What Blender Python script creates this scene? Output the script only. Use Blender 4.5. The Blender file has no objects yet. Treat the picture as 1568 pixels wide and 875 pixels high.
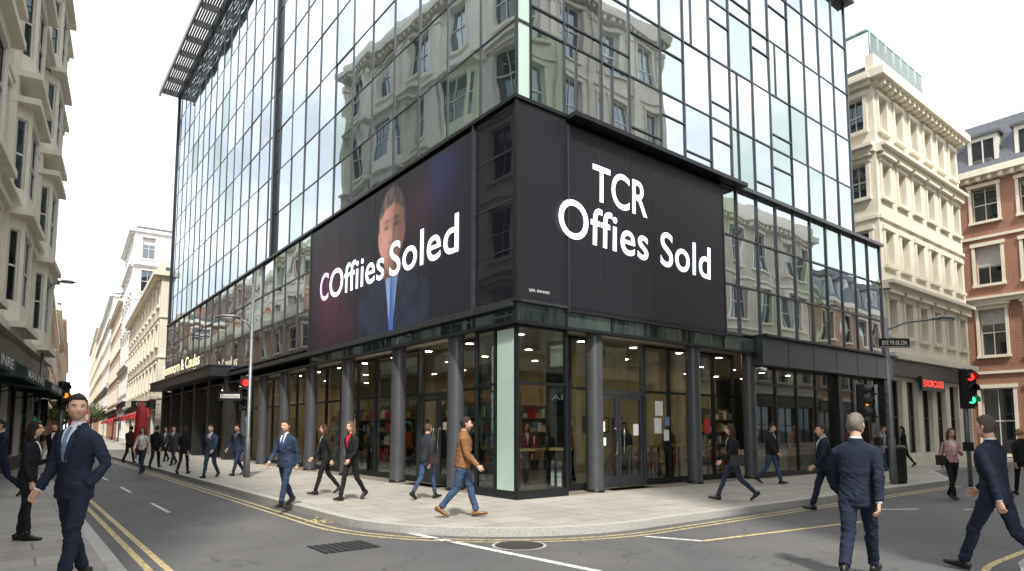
import bpy, math, random
from mathutils import Vector, Matrix, noise
from mathutils.bvhtree import BVHTree
R = random.Random(11)
sc = bpy.context.scene
rad = math.radians
V = Vector
# ------------------------------------------------------------------ materials
MATS = {}
def base(name):
    m = bpy.data.materials.new(name); m.use_nodes = True
    nt = m.node_tree
    b = nt.nodes.get('Principled BSDF')
    MATS[name] = m
    return m, nt, b
def L(nt, a, b): nt.links.new(a, b)
def N(nt, t, **k):
    n = nt.nodes.new(t)
    for a, v in k.items(): setattr(n, a, v)
    return n
def coords(nt, scale=(1, 1, 1)):
    tc = N(nt, 'ShaderNodeTexCoord'); mp = N(nt, 'ShaderNodeMapping')
    mp.inputs['Scale'].default_value = scale
    L(nt, tc.outputs['Object'], mp.inputs['Vector'])
    return mp.outputs[0]
def noise_n(nt, vec, scale, detail=4, rough=.55):
    n = N(nt, 'ShaderNodeTexNoise')
    n.inputs['Scale'].default_value = scale; n.inputs['Detail'].default_value = detail
    n.inputs['Roughness'].default_value = rough
    L(nt, vec, n.inputs['Vector']); return n.outputs['Fac']
def ramp(nt, fac, a, b, c0=(0, 0, 0, 1), c1=(1, 1, 1, 1)):
    r = N(nt, 'ShaderNodeValToRGB')
    r.color_ramp.elements[0].position = a; r.color_ramp.elements[1].position = b
    r.color_ramp.elements[0].color = c0; r.color_ramp.elements[1].color = c1
    L(nt, fac, r.inputs[0]); return r.outputs[0]
def mixc(nt, fac, a, b, mode='MIX'):
    n = N(nt, 'ShaderNodeMixRGB', blend_type=mode)
    for s, v in ((0, fac), (1, a), (2, b)):
        if isinstance(v, (int, float)): n.inputs[s].default_value = v
        elif isinstance(v, tuple): n.inputs[s].default_value = v if len(v) == 4 else (*v, 1)
        else: L(nt, v, n.inputs[s])
    return n.outputs[0]
def bump(nt, b, h, strength=.3, dist=.01):
    n = N(nt, 'ShaderNodeBump'); n.inputs['Strength'].default_value = strength
    n.inputs['Distance'].default_value = dist
    L(nt, h, n.inputs['Height']); L(nt, n.outputs[0], b.inputs['Normal'])
def mul(c, k): return tuple(min(1, x * k) for x in c)
def plain(name, col, rough=.6, metal=0, var=.12, scale=4, bmp=0, bscale=60, streak=0, emit=0, wear=None):
    m, nt, b = base(name)
    vec = coords(nt)
    f = noise_n(nt, vec, scale)
    c = mixc(nt, ramp(nt, f, .3, .7), mul(col, 1 - var), mul(col, 1 + var))
    if streak:
        v2 = coords(nt, (1.5, 1.5, .12))
        f2 = noise_n(nt, v2, 1.6, 6, .65)
        c = mixc(nt, ramp(nt, f2, .45, .75, (0, 0, 0, 1), (streak,) * 3 + (1,)), c, mul(col, .45))
    if wear:
        c = mixc(nt, ramp(nt, noise_n(nt, vec, 14, 8, .75), .46, .6, (0, 0, 0, 1), (.85, .85, .85, 1)), c, wear)
    L(nt, c, b.inputs['Base Color'])
    b.inputs['Roughness'].default_value = rough; b.inputs['Metallic'].default_value = metal
    if bmp: bump(nt, b, noise_n(nt, vec, bscale), bmp, .01)
    return name
def brickmat(name, c1, c2, mortar, w=.22, h=.075, ms=.01, flat=False, rough=.85):
    m, nt, b = base(name)
    tc = N(nt, 'ShaderNodeTexCoord'); sx = N(nt, 'ShaderNodeSeparateXYZ'); L(nt, tc.outputs['Object'], sx.inputs[0])
    cb = N(nt, 'ShaderNodeCombineXYZ')
    if flat:
        L(nt, sx.outputs[0], cb.inputs[0]); L(nt, sx.outputs[1], cb.inputs[1])
    else:
        ad = N(nt, 'ShaderNodeMath', operation='ADD'); L(nt, sx.outputs[0], ad.inputs[0]); L(nt, sx.outputs[1], ad.inputs[1])
        L(nt, ad.outputs[0], cb.inputs[0]); L(nt, sx.outputs[2], cb.inputs[1])
    br = N(nt, 'ShaderNodeTexBrick')
    br.inputs['Color1'].default_value = (*c1, 1); br.inputs['Color2'].default_value = (*c2, 1)
    br.inputs['Mortar'].default_value = (*mortar, 1); br.inputs['Scale'].default_value = 1
    br.inputs['Mortar Size'].default_value = ms; br.inputs['Brick Width'].default_value = w
    br.inputs['Row Height'].default_value = h; br.inputs['Mortar Smooth'].default_value = .2
    L(nt, cb.outputs[0], br.inputs['Vector'])
    vec = coords(nt)
    f = noise_n(nt, vec, .7, 8, .7)
    c = mixc(nt, .75, br.outputs['Color'], ramp(nt, f, .3, .72, (.66, .64, .62, 1), (1.12, 1.1, 1.08, 1)), 'MULTIPLY')
    if flat:
        v = N(nt, 'ShaderNodeTexVoronoi'); v.inputs['Scale'].default_value = 3.1; L(nt, vec, v.inputs['Vector'])
        spots = ramp(nt, v.outputs['Distance'], .05, .075, (.5, .5, .5, 1), (0, 0, 0, 1))
        c = mixc(nt, spots, c, (.1, .095, .09))
    L(nt, c, b.inputs['Base Color']); b.inputs['Roughness'].default_value = rough
    bump(nt, b, br.outputs['Fac'], -.4, .006)
    return name
plain('stone', (.55, .50, .41), .85, 0, .12, 1.2, .3, 25, .5)
plain('stone_cream', (.76, .71, .60), .8, 0, .06, 1.5, .2, 25, .25)
plain('stone_white', (.74, .73, .70), .8, 0, .08, 1.2, .2, 25, .3)
plain('stone_grey', (.38, .35, .30), .85, 0, .15, 1.2, .3, 25, .6)
brickmat('brick_red', (.38, .15, .085), (.31, .115, .065), (.36, .3, .25))
brickmat('brick_brown', (.40, .21, .12), (.32, .17, .10), (.35, .3, .22))
brickmat('brick_orange', (.50, .25, .14), (.44, .21, .12), (.42, .36, .3))
brickmat('paving', (.42, .40, .365), (.345, .33, .305), (.17, .165, .155), .9, .6, .012, True, .75)
plain('granite_kerb', (.40, .39, .37), .7, 0, .2, 30, .2, 90)
plain('slate', (.09, .10, .12), .6, 0, .2, 6)
plain('dark_metal', (.03, .033, .038), .4, .6, .15, 5)
plain('grey_metal', (.09, .10, .11), .38, .7, .1, 5)
plain('column_paint', (.085, .088, .098), .38, .2, .1, 3)
plain('steel', (.5, .5, .5), .25, 1, .05, 5)
plain('pole_grey', (.2, .22, .23), .45, .5, .12, 5)
plain('black', (.018, .018, .02), .45, 0, .2, 5)
plain('window_frame', (.62, .6, .56), .5, 0, .05, 4)
plain('frame_dark', (.06, .055, .05), .5, 0, .05, 4)
plain('ceiling', (.5, .46, .4), .8, 0, .05, 2)
plain('inside_wall', (.56, .45, .29), .8, 0, .18, .9)
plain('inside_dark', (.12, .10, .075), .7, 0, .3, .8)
plain('inside_floor', (.25, .22, .18), .35, 0, .2, 3)
plain('wood', (.30, .18, .09), .5, 0, .3, 8)
plain('gold', (.75, .5, .18), .35, .6, .1, 4)
plain('paper', (.8, .8, .78), .7, 0, .05, 8)
plain('blue_print', (.12, .25, .42), .6, 0, .3, 8)
plain('yellow_paint', (.62, .50, .24), .7, 0, .2, 9, wear=(.15, .14, .12))
plain('white_paint', (.76, .76, .74), .7, 0, .15, 9, wear=(.25, .25, .25))
plain('white', (.8, .8, .8), .5, 0, .03, 4)
plain('awning_green', (.010, .03, .026), .7, 0, .2, 4)
plain('red_canvas', (.45, .03, .035), .6, 0, .15, 4)
plain('copper_green', (.35, .52, .46), .6, 0, .2, 4)
plain('manhole', (.06, .058, .055), .55, .5, .3, 30, .8, 80)
plain('leaf', (.09, .14, .035), .7, 0, .4, 3)
plain('leaf_dark', (.04, .08, .02), .7, 0, .3, 3)
plain('bark', (.09, .07, .05), .9, 0, .3, 9)
plain('eye_white', (.75, .73, .7), .3, 0, .02, 8)
plain('louvre', (.20, .21, .22), .45, .6, .1, 4)
plain('green_panel', (.50, .66, .59), .2, 0, .08, 1)
plain('blind', (.55, .56, .54), .8, 0, .08, 2)
def emitm(name, col, s):
    m, nt, b = base(name)
    b.inputs['Base Color'].default_value = (*mul(col, .3), 1)
    b.inputs['Emission Color'].default_value = (*col, 1); b.inputs['Emission Strength'].default_value = s
emitm('led_white', (.86, .93, 1), 2.2)
emitm('led_pink', (.95, .62, .85), 1.5)
emitm('lamp_warm', (1, .83, .57), 62)
emitm('sign_warm', (1, .86, .55), 1.8)
emitm('red_light', (1, .03, .02), 3)
emitm('green_light', (.05, 1, .45), 2)
emitm('amber_light', (1, .35, .03), 1.2)
emitm('red_neon', (1, .07, .05), 1.8)
def asphalt():
    m, nt, b = base('asphalt')
    vec = coords(nt)
    f1 = noise_n(nt, vec, .35, 5, .6); f2 = noise_n(nt, vec, 220, 2, .6); f3 = noise_n(nt, vec, 2.2, 6, .7)
    c = mixc(nt, ramp(nt, f1, .35, .65), (.078, .078, .082), (.118, .116, .116))
    c = mixc(nt, .8, c, ramp(nt, f2, .25, .75, (.45, .45, .45, 1), (1.6, 1.6, 1.6, 1)), 'MULTIPLY')
    c = mixc(nt, ramp(nt, f3, .55, .7, (0, 0, 0, 1), (.5, .5, .5, 1)), c, (.065, .064, .063))
    v2 = coords(nt, (.9, .12, 1)); f4 = noise_n(nt, v2, 1.3, 4, .6)
    c = mixc(nt, ramp(nt, f4, .5, .68, (0, 0, 0, 1), (.4, .4, .4, 1)), c, (.14, .138, .135))
    vo = N(nt, 'ShaderNodeTexVoronoi', feature='DISTANCE_TO_EDGE'); vo.inputs['Scale'].default_value = .45
    dv = N(nt, 'ShaderNodeVectorMath', operation='ADD'); nz = N(nt, 'ShaderNodeTexNoise'); nz.inputs['Scale'].default_value = 1.5
    L(nt, vec, nz.inputs['Vector']); L(nt, vec, dv.inputs[0]); L(nt, nz.outputs['Color'], dv.inputs[1]); L(nt, dv.outputs[0], vo.inputs['Vector'])
    cr = ramp(nt, vo.outputs['Distance'], .002, .008, (.7, .7, .7, 1), (0, 0, 0, 1))
    c = mixc(nt, cr, c, (.04, .04, .04))
    L(nt, c, b.inputs['Base Color']); b.inputs['Roughness'].default_value = .75
    bump(nt, b, f2, .5, .006)
asphalt()
def curtain(name, gcol, dcol, f0, wob=.02, rnd=.12):
    m, nt, b = base(name); nt.nodes.remove(b)
    out = [n for n in nt.nodes if n.type == 'OUTPUT_MATERIAL'][0]
    g = N(nt, 'ShaderNodeBsdfGlossy'); g.inputs['Roughness'].default_value = .015
    d = N(nt, 'ShaderNodeBsdfDiffuse')
    geo = N(nt, 'ShaderNodeNewGeometry')
    c = mixc(nt, geo.outputs['Random Per Island'], mul(gcol, 1 - rnd), mul(gcol, 1 + rnd)); L(nt, c, g.inputs['Color'])
    c2 = mixc(nt, geo.outputs['Random Per Island'], mul(dcol, .5), mul(dcol, 1.8)); L(nt, c2, d.inputs['Color'])
    vec = coords(nt); h = noise_n(nt, vec, .55, 1)
    bp = N(nt, 'ShaderNodeBump'); bp.inputs['Strength'].default_value = wob * 10; bp.inputs['Distance'].default_value = .06
    L(nt, h, bp.inputs['Height']); L(nt, bp.outputs[0], g.inputs['Normal'])
    fr = N(nt, 'ShaderNodeFresnel'); fr.inputs['IOR'].default_value = 1.6
    mr = N(nt, 'ShaderNodeMapRange'); mr.inputs['To Min'].default_value = f0; mr.inputs['To Max'].default_value = 1
    L(nt, fr.outputs[0], mr.inputs['Value'])
    mx = N(nt, 'ShaderNodeMixShader'); L(nt, mr.outputs[0], mx.inputs[0]); L(nt, d.outputs[0], mx.inputs[1]); L(nt, g.outputs[0], mx.inputs[2])
    L(nt, mx.outputs[0], out.inputs['Surface'])
curtain('curtain_glass', (.66, .73, .79), (.09, .11, .11), .74)
curtain('curtain_glass_green', (.56, .66, .64), (.11, .15, .13), .66)
curtain('dark_glass', (.20, .21, .24), (.012, .013, .018), .35)
curtain('green_band_glass', (.30, .36, .35), (.04, .06, .06), .35)
curtain('window_glass', (.40, .45, .49), (.02, .025, .03), .3, .01, .4)
def clearglass(name, tint, f0, g_=(.75, .82, .82, 1)):
    m, nt, b = base(name); nt.nodes.remove(b)
    out = [n for n in nt.nodes if n.type == 'OUTPUT_MATERIAL'][0]
    g = N(nt, 'ShaderNodeBsdfGlossy'); g.inputs['Roughness'].default_value = .01; g.inputs['Color'].default_value = g_
    t = N(nt, 'ShaderNodeBsdfTransparent'); t.inputs['Color'].default_value = (*tint, 1)
    fr = N(nt, 'ShaderNodeFresnel'); fr.inputs['IOR'].default_value = 1.5
    mr = N(nt, 'ShaderNodeMapRange'); mr.inputs['To Min'].default_value = f0; mr.inputs['To Max'].default_value = 1
    L(nt, fr.outputs[0], mr.inputs['Value'])
    mx = N(nt, 'ShaderNodeMixShader'); L(nt, mr.outputs[0], mx.inputs[0]); L(nt, t.outputs[0], mx.inputs[1]); L(nt, g.outputs[0], mx.inputs[2])
    L(nt, mx.outputs[0], out.inputs['Surface'])
clearglass('shop_glass', (.82, .89, .85), .10)
clearglass('balustrade_glass', (.75, .92, .87), .15)
m, nt, b = base('screen_black'); b.inputs['Base Color'].default_value = (.016, .015, .019, 1); b.inputs['Roughness'].default_value = .45; b.inputs['Specular IOR Level'].default_value = .2
b.inputs['Emission Color'].default_value = (.02, .019, .026, 1); b.inputs['Emission Strength'].default_value = .35
m, nt, b = base('screen_picture'); b.inputs['Roughness'].default_value = .45; b.inputs['Specular IOR Level'].default_value = .2; b.inputs['Base Color'].default_value = (.012, .012, .015, 1)
at = N(nt, 'ShaderNodeAttribute'); at.attribute_name = 'Col'
L(nt, at.outputs['Color'], b.inputs['Emission Color']); b.inputs['Emission Strength'].default_value = 1
def cloth(col, kind='cloth'):
    n = '%s_%03d_%03d_%03d' % (kind, *[int(c * 999) for c in col])
    if n not in MATS:
        plain(n, col, {'cloth': .9, 'hair': .7, 'skin': .5, 'leather': .4}[kind], 0, .25 if kind != 'skin' else .08, 7, .5 if kind in ('cloth', 'hair') else .1, 45)
        MATS[n].node_tree.nodes['Principled BSDF'].inputs['Specular IOR Level'].default_value = .5 if kind == 'leather' else .25
    return n
# ------------------------------------------------------------------ mesh builder
class MB:
    def __init__(s): s.v = []; s.f = []; s.m = []; s.s = []
    def face(s, pts, mat, sm=False):
        i = len(s.v); s.v += [tuple(p) for p in pts]; s.f.append(tuple(range(i, i + len(pts)))); s.m.append(mat); s.s.append(sm)
    def raw(s, vs, fs, mat, sm=True):
        i = len(s.v); s.v += [tuple(p) for p in vs]
        for f in fs: s.f.append(tuple(i + k for k in f)); s.m.append(mat); s.s.append(sm)
    def box(s, x0, x1, y0, y1, z0, z1, mat, T=None):
        if x0 > x1: x0, x1 = x1, x0
        if y0 > y1: y0, y1 = y1, y0
        p = [V((x, y, z)) for x in (x0, x1) for y in (y0, y1) for z in (z0, z1)]
        if T is not None: p = [T @ q for q in p]
        s.raw(p, [(0, 1, 3, 2), (4, 6, 7, 5), (0, 4, 5, 1), (2, 3, 7, 6), (0, 2, 6, 4), (1, 5, 7, 3)], mat, False)
    def tube(s, pts, rs, mat, n=12, ref=V((1, 0, 0)), cap=True, sm=True):
        vs = []; fs = []; pts = [V(p) for p in pts]
        for i, p in enumerate(pts):
            d = (pts[min(i + 1, len(pts) - 1)] - pts[max(i - 1, 0)]).normalized()
            ax = ref - d * ref.dot(d)
            if ax.length < .05: ax = V((0, 1, 0)) - d * d.y
            ax.normalize(); ay = d.cross(ax)
            r = rs[i]; rx, ry = (r, r) if not isinstance(r, tuple) else r
            for k in range(n):
                a = 2 * math.pi * k / n
                vs.append(p + ax * rx * math.cos(a) + ay * ry * math.sin(a))
        for i in range(len(pts) - 1):
            for k in range(n):
                k2 = (k + 1) % n
                fs.append((i * n + k, i * n + k2, (i + 1) * n + k2, (i + 1) * n + k))
        if cap:
            fs.append(tuple(reversed(range(n)))); fs.append(tuple((len(pts) - 1) * n + k for k in range(n)))
        s.raw(vs, fs, mat, sm)
    def ball(s, c, r, mat, n=10):
        c = V(c); r = V(r) if not isinstance(r, (int, float)) else V((r, r, r))
        vs = []; fs = []
        for i in range(n + 1):
            t = math.pi * i / n
            for k in range(2 * n):
                a = math.pi * k / n
                vs.append(c + V((r.x * math.sin(t) * math.cos(a), r.y * math.sin(t) * math.sin(a), -r.z * math.cos(t))))
        for i in range(n):
            for k in range(2 * n):
                k2 = (k + 1) % (2 * n)
                fs.append((i * 2 * n + k, i * 2 * n + k2, (i + 1) * 2 * n + k2, (i + 1) * 2 * n + k))
        s.raw(vs, fs, mat)
    def build(s, name, M=None, parent=None):
        me = bpy.data.meshes.new(name); me.from_pydata(s.v, [], s.f)
        names = sorted(set(s.m)); idx = {n: i for i, n in enumerate(names)}
        for n in names: me.materials.append(MATS[n])
        me.polygons.foreach_set('material_index', [idx[n] for n in s.m])
        me.polygons.foreach_set('use_smooth', s.s); me.update()
        o = bpy.data.objects.new(name, me); sc.collection.objects.link(o)
        if parent: o.parent = parent
        elif M is not None: o.matrix_world = M
        return o
def empty(name, M):
    e = bpy.data.objects.new(name, None); sc.collection.objects.link(e); e.matrix_world = M; return e
T_ = Matrix.Translation
def RZ(a): return Matrix.Rotation(rad(a), 4, 'Z')
FR = T_((.08, 13.5, 0)) @ RZ(38.1)
I4 = Matrix.Identity(4)
TL = RZ(-90)
def textmesh(s, fat=0.0, ext=.0, sp=1.0):
    cu = bpy.data.curves.new('t', 'FONT'); cu.body = s; cu.offset = fat; cu.extrude = ext; cu.resolution_u = 6; cu.space_character = sp
    o = bpy.data.objects.new('t', cu); sc.collection.objects.link(o)
    dg = bpy.context.evaluated_depsgraph_get(); me = bpy.data.meshes.new_from_object(o.evaluated_get(dg))
    vs = [v.co.copy() for v in me.vertices]; fs = [tuple(p.vertices) for p in me.polygons]
    bpy.data.objects.remove(o); bpy.data.meshes.remove(me)
    return vs, fs
def text(mb, s, x0, x1, z0, h, mat, T=I4, y=-.03, fat=.0, rot=0, ext=.0, sp=1.0):
    vs, fs = textmesh(s, fat, ext, sp)
    if not vs: return
    ax = min(v.x for v in vs); bx = max(v.x for v in vs); by = max(v.y for v in vs)
    sx = (x1 - x0) / (bx - ax); sy = h / by
    c, sn = math.cos(rad(rot)), math.sin(rad(rot)); out = []
    for v in vs:
        x = (v.x - ax) * sx; z = v.y * sy
        out.append(T @ V((x0 + x * c - z * sn, y - v.z * .1, z0 + x * sn + z * c)))
    mb.raw(out, fs, mat, False)
# ------------------------------------------------------------------ world, sun, camera
cam = bpy.data.cameras.new('camera'); co = bpy.data.objects.new('camera', cam); sc.collection.objects.link(co)
co.location = (0, 0, 1.6); co.rotation_euler = (rad(95), 0, 0)
cam.sensor_width = 36; cam.lens = 975 / 1568 * 36; cam.shift_y = 135.5 / 1568; cam.clip_end = 3000; sc.camera = co
sd = (RZ(38.1) @ V((-.42, -.9, 0))).normalized()
el = rad(52); sdir = V((sd.x * math.cos(el), sd.y * math.cos(el), math.sin(el)))
sl = bpy.data.lights.new('sun', 'SUN'); sl.energy = 5; sl.angle = rad(4); sl.color = (1, .95, .86)
so = bpy.data.objects.new('sun', sl); sc.collection.objects.link(so); so.rotation_euler = sdir.to_track_quat('Z', 'Y').to_euler()
w = bpy.data.worlds.new('World'); sc.world = w; w.use_nodes = True; nt = w.node_tree
bg = nt.nodes['Background']; sky = N(nt, 'ShaderNodeTexSky'); sky.sky_type = 'NISHITA'; sky.sun_disc = False
sky.sun_elevation = el; sky.sun_rotation = math.atan2(sd.x, sd.y); sky.dust_density = 2
tc = N(nt, 'ShaderNodeTexCoord'); mp = N(nt, 'ShaderNodeMapping'); mp.inputs['Scale'].default_value = (1, 1, 2.2)
L(nt, tc.outputs['Generated'], mp.inputs[0])
f = noise_n(nt, mp.outputs[0], 2.3, 6, .55)
fac = ramp(nt, f, .36, .62, (.50, .50, .50, 1), (.97, .97, .97, 1))
col = mixc(nt, fac, sky.outputs[0], (16.5, 16.6, 16.6))
L(nt, col, bg.inputs[0]); bg.inputs[1].default_value = .15
sc.view_settings.view_transform = 'Standard'; sc.view_settings.look = 'None'; sc.view_settings.exposure = 0
# ------------------------------------------------------------------ ground
mb = MB(); mb.face([(-900, -900, 0), (900, -900, 0), (900, 900, 0), (-900, 900, 0)], 'asphalt'); mb.build('road')
def arc(cx, cy, r, a0, a1, n=14):
    return [(cx + r * math.cos(rad(a0 + (a1 - a0) * i / n)), cy + r * math.sin(rad(a0 + (a1 - a0) * i / n))) for i in range(n + 1)]
def pavement(name, out, M=FR):
    mb = MB(); n = len(out); P = [V((x, y, 0)) for x, y in out]; ins = []
    for i in range(n):
        a = (P[i] - P[i - 1]).normalized(); c = (P[(i + 1) % n] - P[i]).normalized(); t = (a + c).normalized()
        nn = V((-t.y, t.x, 0)); ins.append(P[i] + nn * .16 / max(.5, nn.dot(V((-a.y, a.x, 0)))))
    for i in range(n):
        j = (i + 1) % n
        mb.face([P[i], P[j], P[j] + V((0, 0, .123)), P[i] + V((0, 0, .123))], 'granite_kerb')
        mb.face([P[i] + V((0, 0, .123)), P[j] + V((0, 0, .123)), ins[j] + V((0, 0, .123)), ins[i] + V((0, 0, .123))], 'granite_kerb')
    mb.face([p + V((0, 0, .12)) for p in ins], 'paving')
    return mb.build(name, M)
main_out = arc(-.3, 0, 3.6, 180, 270) + [(13, -3.6)] + arc(13, -.0, 3.6, 270, 300, 5)[1:] + [(18.2, -1.6), (31, -1.5), (31, 60), (31, 210), (6, 210), (-3.9, 42)]
pavement('pavement', main_out)
left_out = [(-7.35, 15), (-6.8, 34), (3.0, 205), (-30, 205), (-30, -30), (-7.35, -30)]
pavement('pavement', left_out)
pavement('pavement', arc(1.0, -10.8, 2.5, 90, 180, 8) + [(-1.5, -40), (90, -40), (90, -8.3)])
pavement('pavement', [(32, 12), (32, -3.6), (60, -3.6), (60, 12)])
mk = MB()
def strip(pts, w, mat, z=.004):
    pts = [V((x, y, z)) for x, y in pts]; n = len(pts)
    offs = []
    for i in range(n):
        t = (pts[min(i + 1, n - 1)] - pts[max(i - 1, 0)]).normalized(); offs.append(V((-t.y, t.x, 0)) * w / 2)
    for i in range(n - 1): mk.face([pts[i] - offs[i], pts[i + 1] - offs[i + 1], pts[i + 1] + offs[i + 1], pts[i] + offs[i]], mat)
for o in (.28, .46):
    strip([(-3.9 - o, 42), (-3.9 - o, 0)] + arc(-.3, 0, 3.6 + o, 182, 268) + [(-.3, -3.6 - o), (13, -3.6 - o)], .06, 'yellow_paint')
    strip([(-7.35 + o, -30), (-7.35 + o, 15), (-6.8 + o, 34)], .08, 'yellow_paint')
strip(arc(1.0, -10.8, 2.8, 90, 178, 12)[::-1] + [(40, -8.0)], .08, 'yellow_paint')
mk.build('road_markings', FR)
mk = MB()
strip([(-3.3, 11.85), (1.0, 7.35)], .11, 'white_paint')
strip([(2.0, 9.75), (2.75, 9.35)], .09, 'white_paint'); strip([(2.75, 9.35), (6.3, 11.4)], .09, 'yellow_paint')
for i in range(5):
    x = 7.2 + i * 1.9; strip([(x, 13.0 - .02 * i), (x + 1.0, 13.05)], .1, 'white_paint')
for i in range(6):
    s = 14 + i * 5; strip([(-.617 * s + 2.0, .787 * s + 1.5), (-.617 * (s + 2) + 2.0, .787 * (s + 2) + 1.5)], .07, 'white_paint')
for ln, yy in (('BUS STOP', 11.75), ('NO LOADING', 11.2)):
    text(mk, ln, 0, 2.2, 0, .42, 'yellow_paint', T_((-3.6, yy, .006)) @ RZ(-8) @ Matrix.Rotation(rad(-90), 4, 'X'), 0, .01)
mk.build('road_markings')
mk = MB()
def disc(mb, x, y, z, r, mat, n=28): mb.face([(x + r * math.cos(2 * math.pi * k / n), y + r * math.sin(2 * math.pi * k / n), z) for k in range(n)], mat)
disc(mk, .1, 9.0, .005, .38, 'granite_kerb'); disc(mk, .1, 9.0, .009, .34, 'manhole'); mk.build('manhole_cover')
mk = MB(); T = T_((-2.3, 8.9, 0)) @ RZ(38)
mk.face([T @ V(p) for p in ((-.4, -.33, .006), (.4, -.33, .006), (.4, .33, .006), (-.4, .33, .006))], 'manhole')
for i in range(8): mk.box(-.4 + .1 * i, -.36 + .1 * i, -.33, .33, .006, .010, 'dark_metal', T)
mk.build('drain_grate')
# ------------------------------------------------------------------ generic facades
def window(mb, T, x0, x1, z0, z1, frame, glass, wall, rev=.22, trim=None, ped=0, nv=1, nh=1):
    mb.face([T @ V(p) for p in ((x0, 0, z0), (x0, rev, z0), (x0, rev, z1), (x0, 0, z1))], wall)
    mb.face([T @ V(p) for p in ((x1, 0, z0), (x1, 0, z1), (x1, rev, z1), (x1, rev, z0))], wall)
    mb.face([T @ V(p) for p in ((x0, 0, z1), (x0, rev, z1), (x1, rev, z1), (x1, 0, z1))], wall)
    mb.face([T @ V(p) for p in ((x0, 0, z0), (x1, 0, z0), (x1, rev, z0), (x0, rev, z0))], wall)
    j = [R.uniform(-.004, .004) for _ in range(4)]
    mb.face([T @ V(p) for p in ((x0, rev + j[0], z0), (x1, rev + j[1], z0), (x1, rev + j[2], z1), (x0, rev + j[3], z1))], glass)
    if trim and R.random() < .35:
        zz = z1 - (z1 - z0) * R.uniform(.2, .6); mb.face([T @ V(p) for p in ((x0, rev - .008, zz), (x1, rev - .008, zz), (x1, rev - .008, z1), (x0, rev - .008, z1))], 'blind')
    f = .05; y0 = rev - .06; y1 = rev - .01
    mb.box(x0, x0 + f, y0, y1, z0, z1, frame, T); mb.box(x1 - f, x1, y0, y1, z0, z1, frame, T)
    mb.box(x0 + f, x1 - f, y0, y1, z0, z0 + f, frame, T); mb.box(x0 + f, x1 - f, y0, y1, z1 - f, z1, frame, T)
    for i in range(nv):
        x = x0 + (x1 - x0) * (i + 1) / (nv + 1); mb.box(x - .02, x + .02, y0 + .01, y1, z0 + f, z1 - f, frame, T)
    for i in range(nh):
        z = z0 + (z1 - z0) * (i + 1) / (nh + 1); mb.box(x0 + f, x1 - f, y0 + .005, y1, z - .03, z + .03, frame, T)
    if trim:
        mb.box(x0 - .18, x1 + .18, -.14, .01, z0 - .14, z0 - .004, trim, T)
        mb.box(x0 - .15, x0 - .004, -.06, .01, z0, z1, trim, T); mb.box(x1 + .004, x1 + .15, -.06, .01, z0, z1, trim, T)
        mb.box(x0 - .2, x1 + .2, -.1, .01, z1 + .004, z1 + .2, trim, T)
        if ped: 
            mb.box(x0 - .28, x1 + .28, -.25, .01, z1 + .204, z1 + .3, trim, T)
            xm = (x0 + x1) / 2
            pp = [(x0 - .25, z1 + .3), (x1 + .25, z1 + .3), (xm, z1 + .3 + .28)]
            mb.face([T @ V((a, -.2, c)) for a, c in pp], trim)
            mb.face([T @ V(p) for p in ((pp[0][0], -.2, pp[0][1]), (xm, -.2, pp[2][1]), (xm, 0, pp[2][1]), (pp[0][0], 0, pp[0][1]))], trim)
            mb.face([T @ V(p) for p in ((xm, -.2, pp[2][1]), (pp[1][0], -.2, pp[1][1]), (pp[1][0], 0, pp[1][1]), (xm, 0, pp[2][1]))], trim)
def facade(mb, T, W, floors, bay, wall, trim, frame='window_frame', glass='window_glass', ww=1.15, ped=True, shop=None):
    nb = max(1, round(W / bay)); cw = W / nb
    for fi, (zb, h, kind) in enumerate(floors):
        for i in range(nb):
            xa = i * cw; xb = xa + cw; xm = (xa + xb) / 2
            if kind == 'shop':
                x0, x1, z0, z1 = xa + .25, xb - .25, zb + .5, zb + h - 1.0
            elif kind == 'arch':
                x0, x1, z0, z1 = xm - ww * .62, xm + ww * .62, zb + .2, zb + h - .9
            else:
                x0, x1, z0, z1 = xm - ww / 2, xm + ww / 2, zb + .85, zb + h - .55
            q = lambda a, b_, c, d: mb.face([T @ V(p) for p in ((a, 0, c), (b_, 0, c), (b_, 0, d), (a, 0, d))], wall if kind != 'shop' else (shop or wall))
            q(xa, x0, zb, zb + h); q(x1, xb, zb, zb + h); q(x0, x1, zb, z0); q(x0, x1, z1, zb + h)
            window(mb, T, x0, x1, z0, z1, frame if kind != 'shop' else 'frame_dark', glass, wall, .25, None if kind == 'shop' else trim, ped and kind == 'ped', 1, 1)
        if kind == 'shop':
            mb.box(.02, W - .02, -.2, .01, zb + h - .85, zb + h - .3, 'black' if shop is None else shop, T)
            mb.box(0, W, -.35, .01, zb + h - .18, zb + h + .06, trim, T)
        elif kind in ('ped', 'corn'):
            mb.box(0, W, -.22, .01, zb + h - .2, zb + h, trim, T); mb.box(0, W, -.4, .012, zb + h + .003, zb + h + .14, trim, T)
        else:
            mb.box(0, W, -.09, .01, zb + h - .12, zb + h + .02, trim, T)
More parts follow.
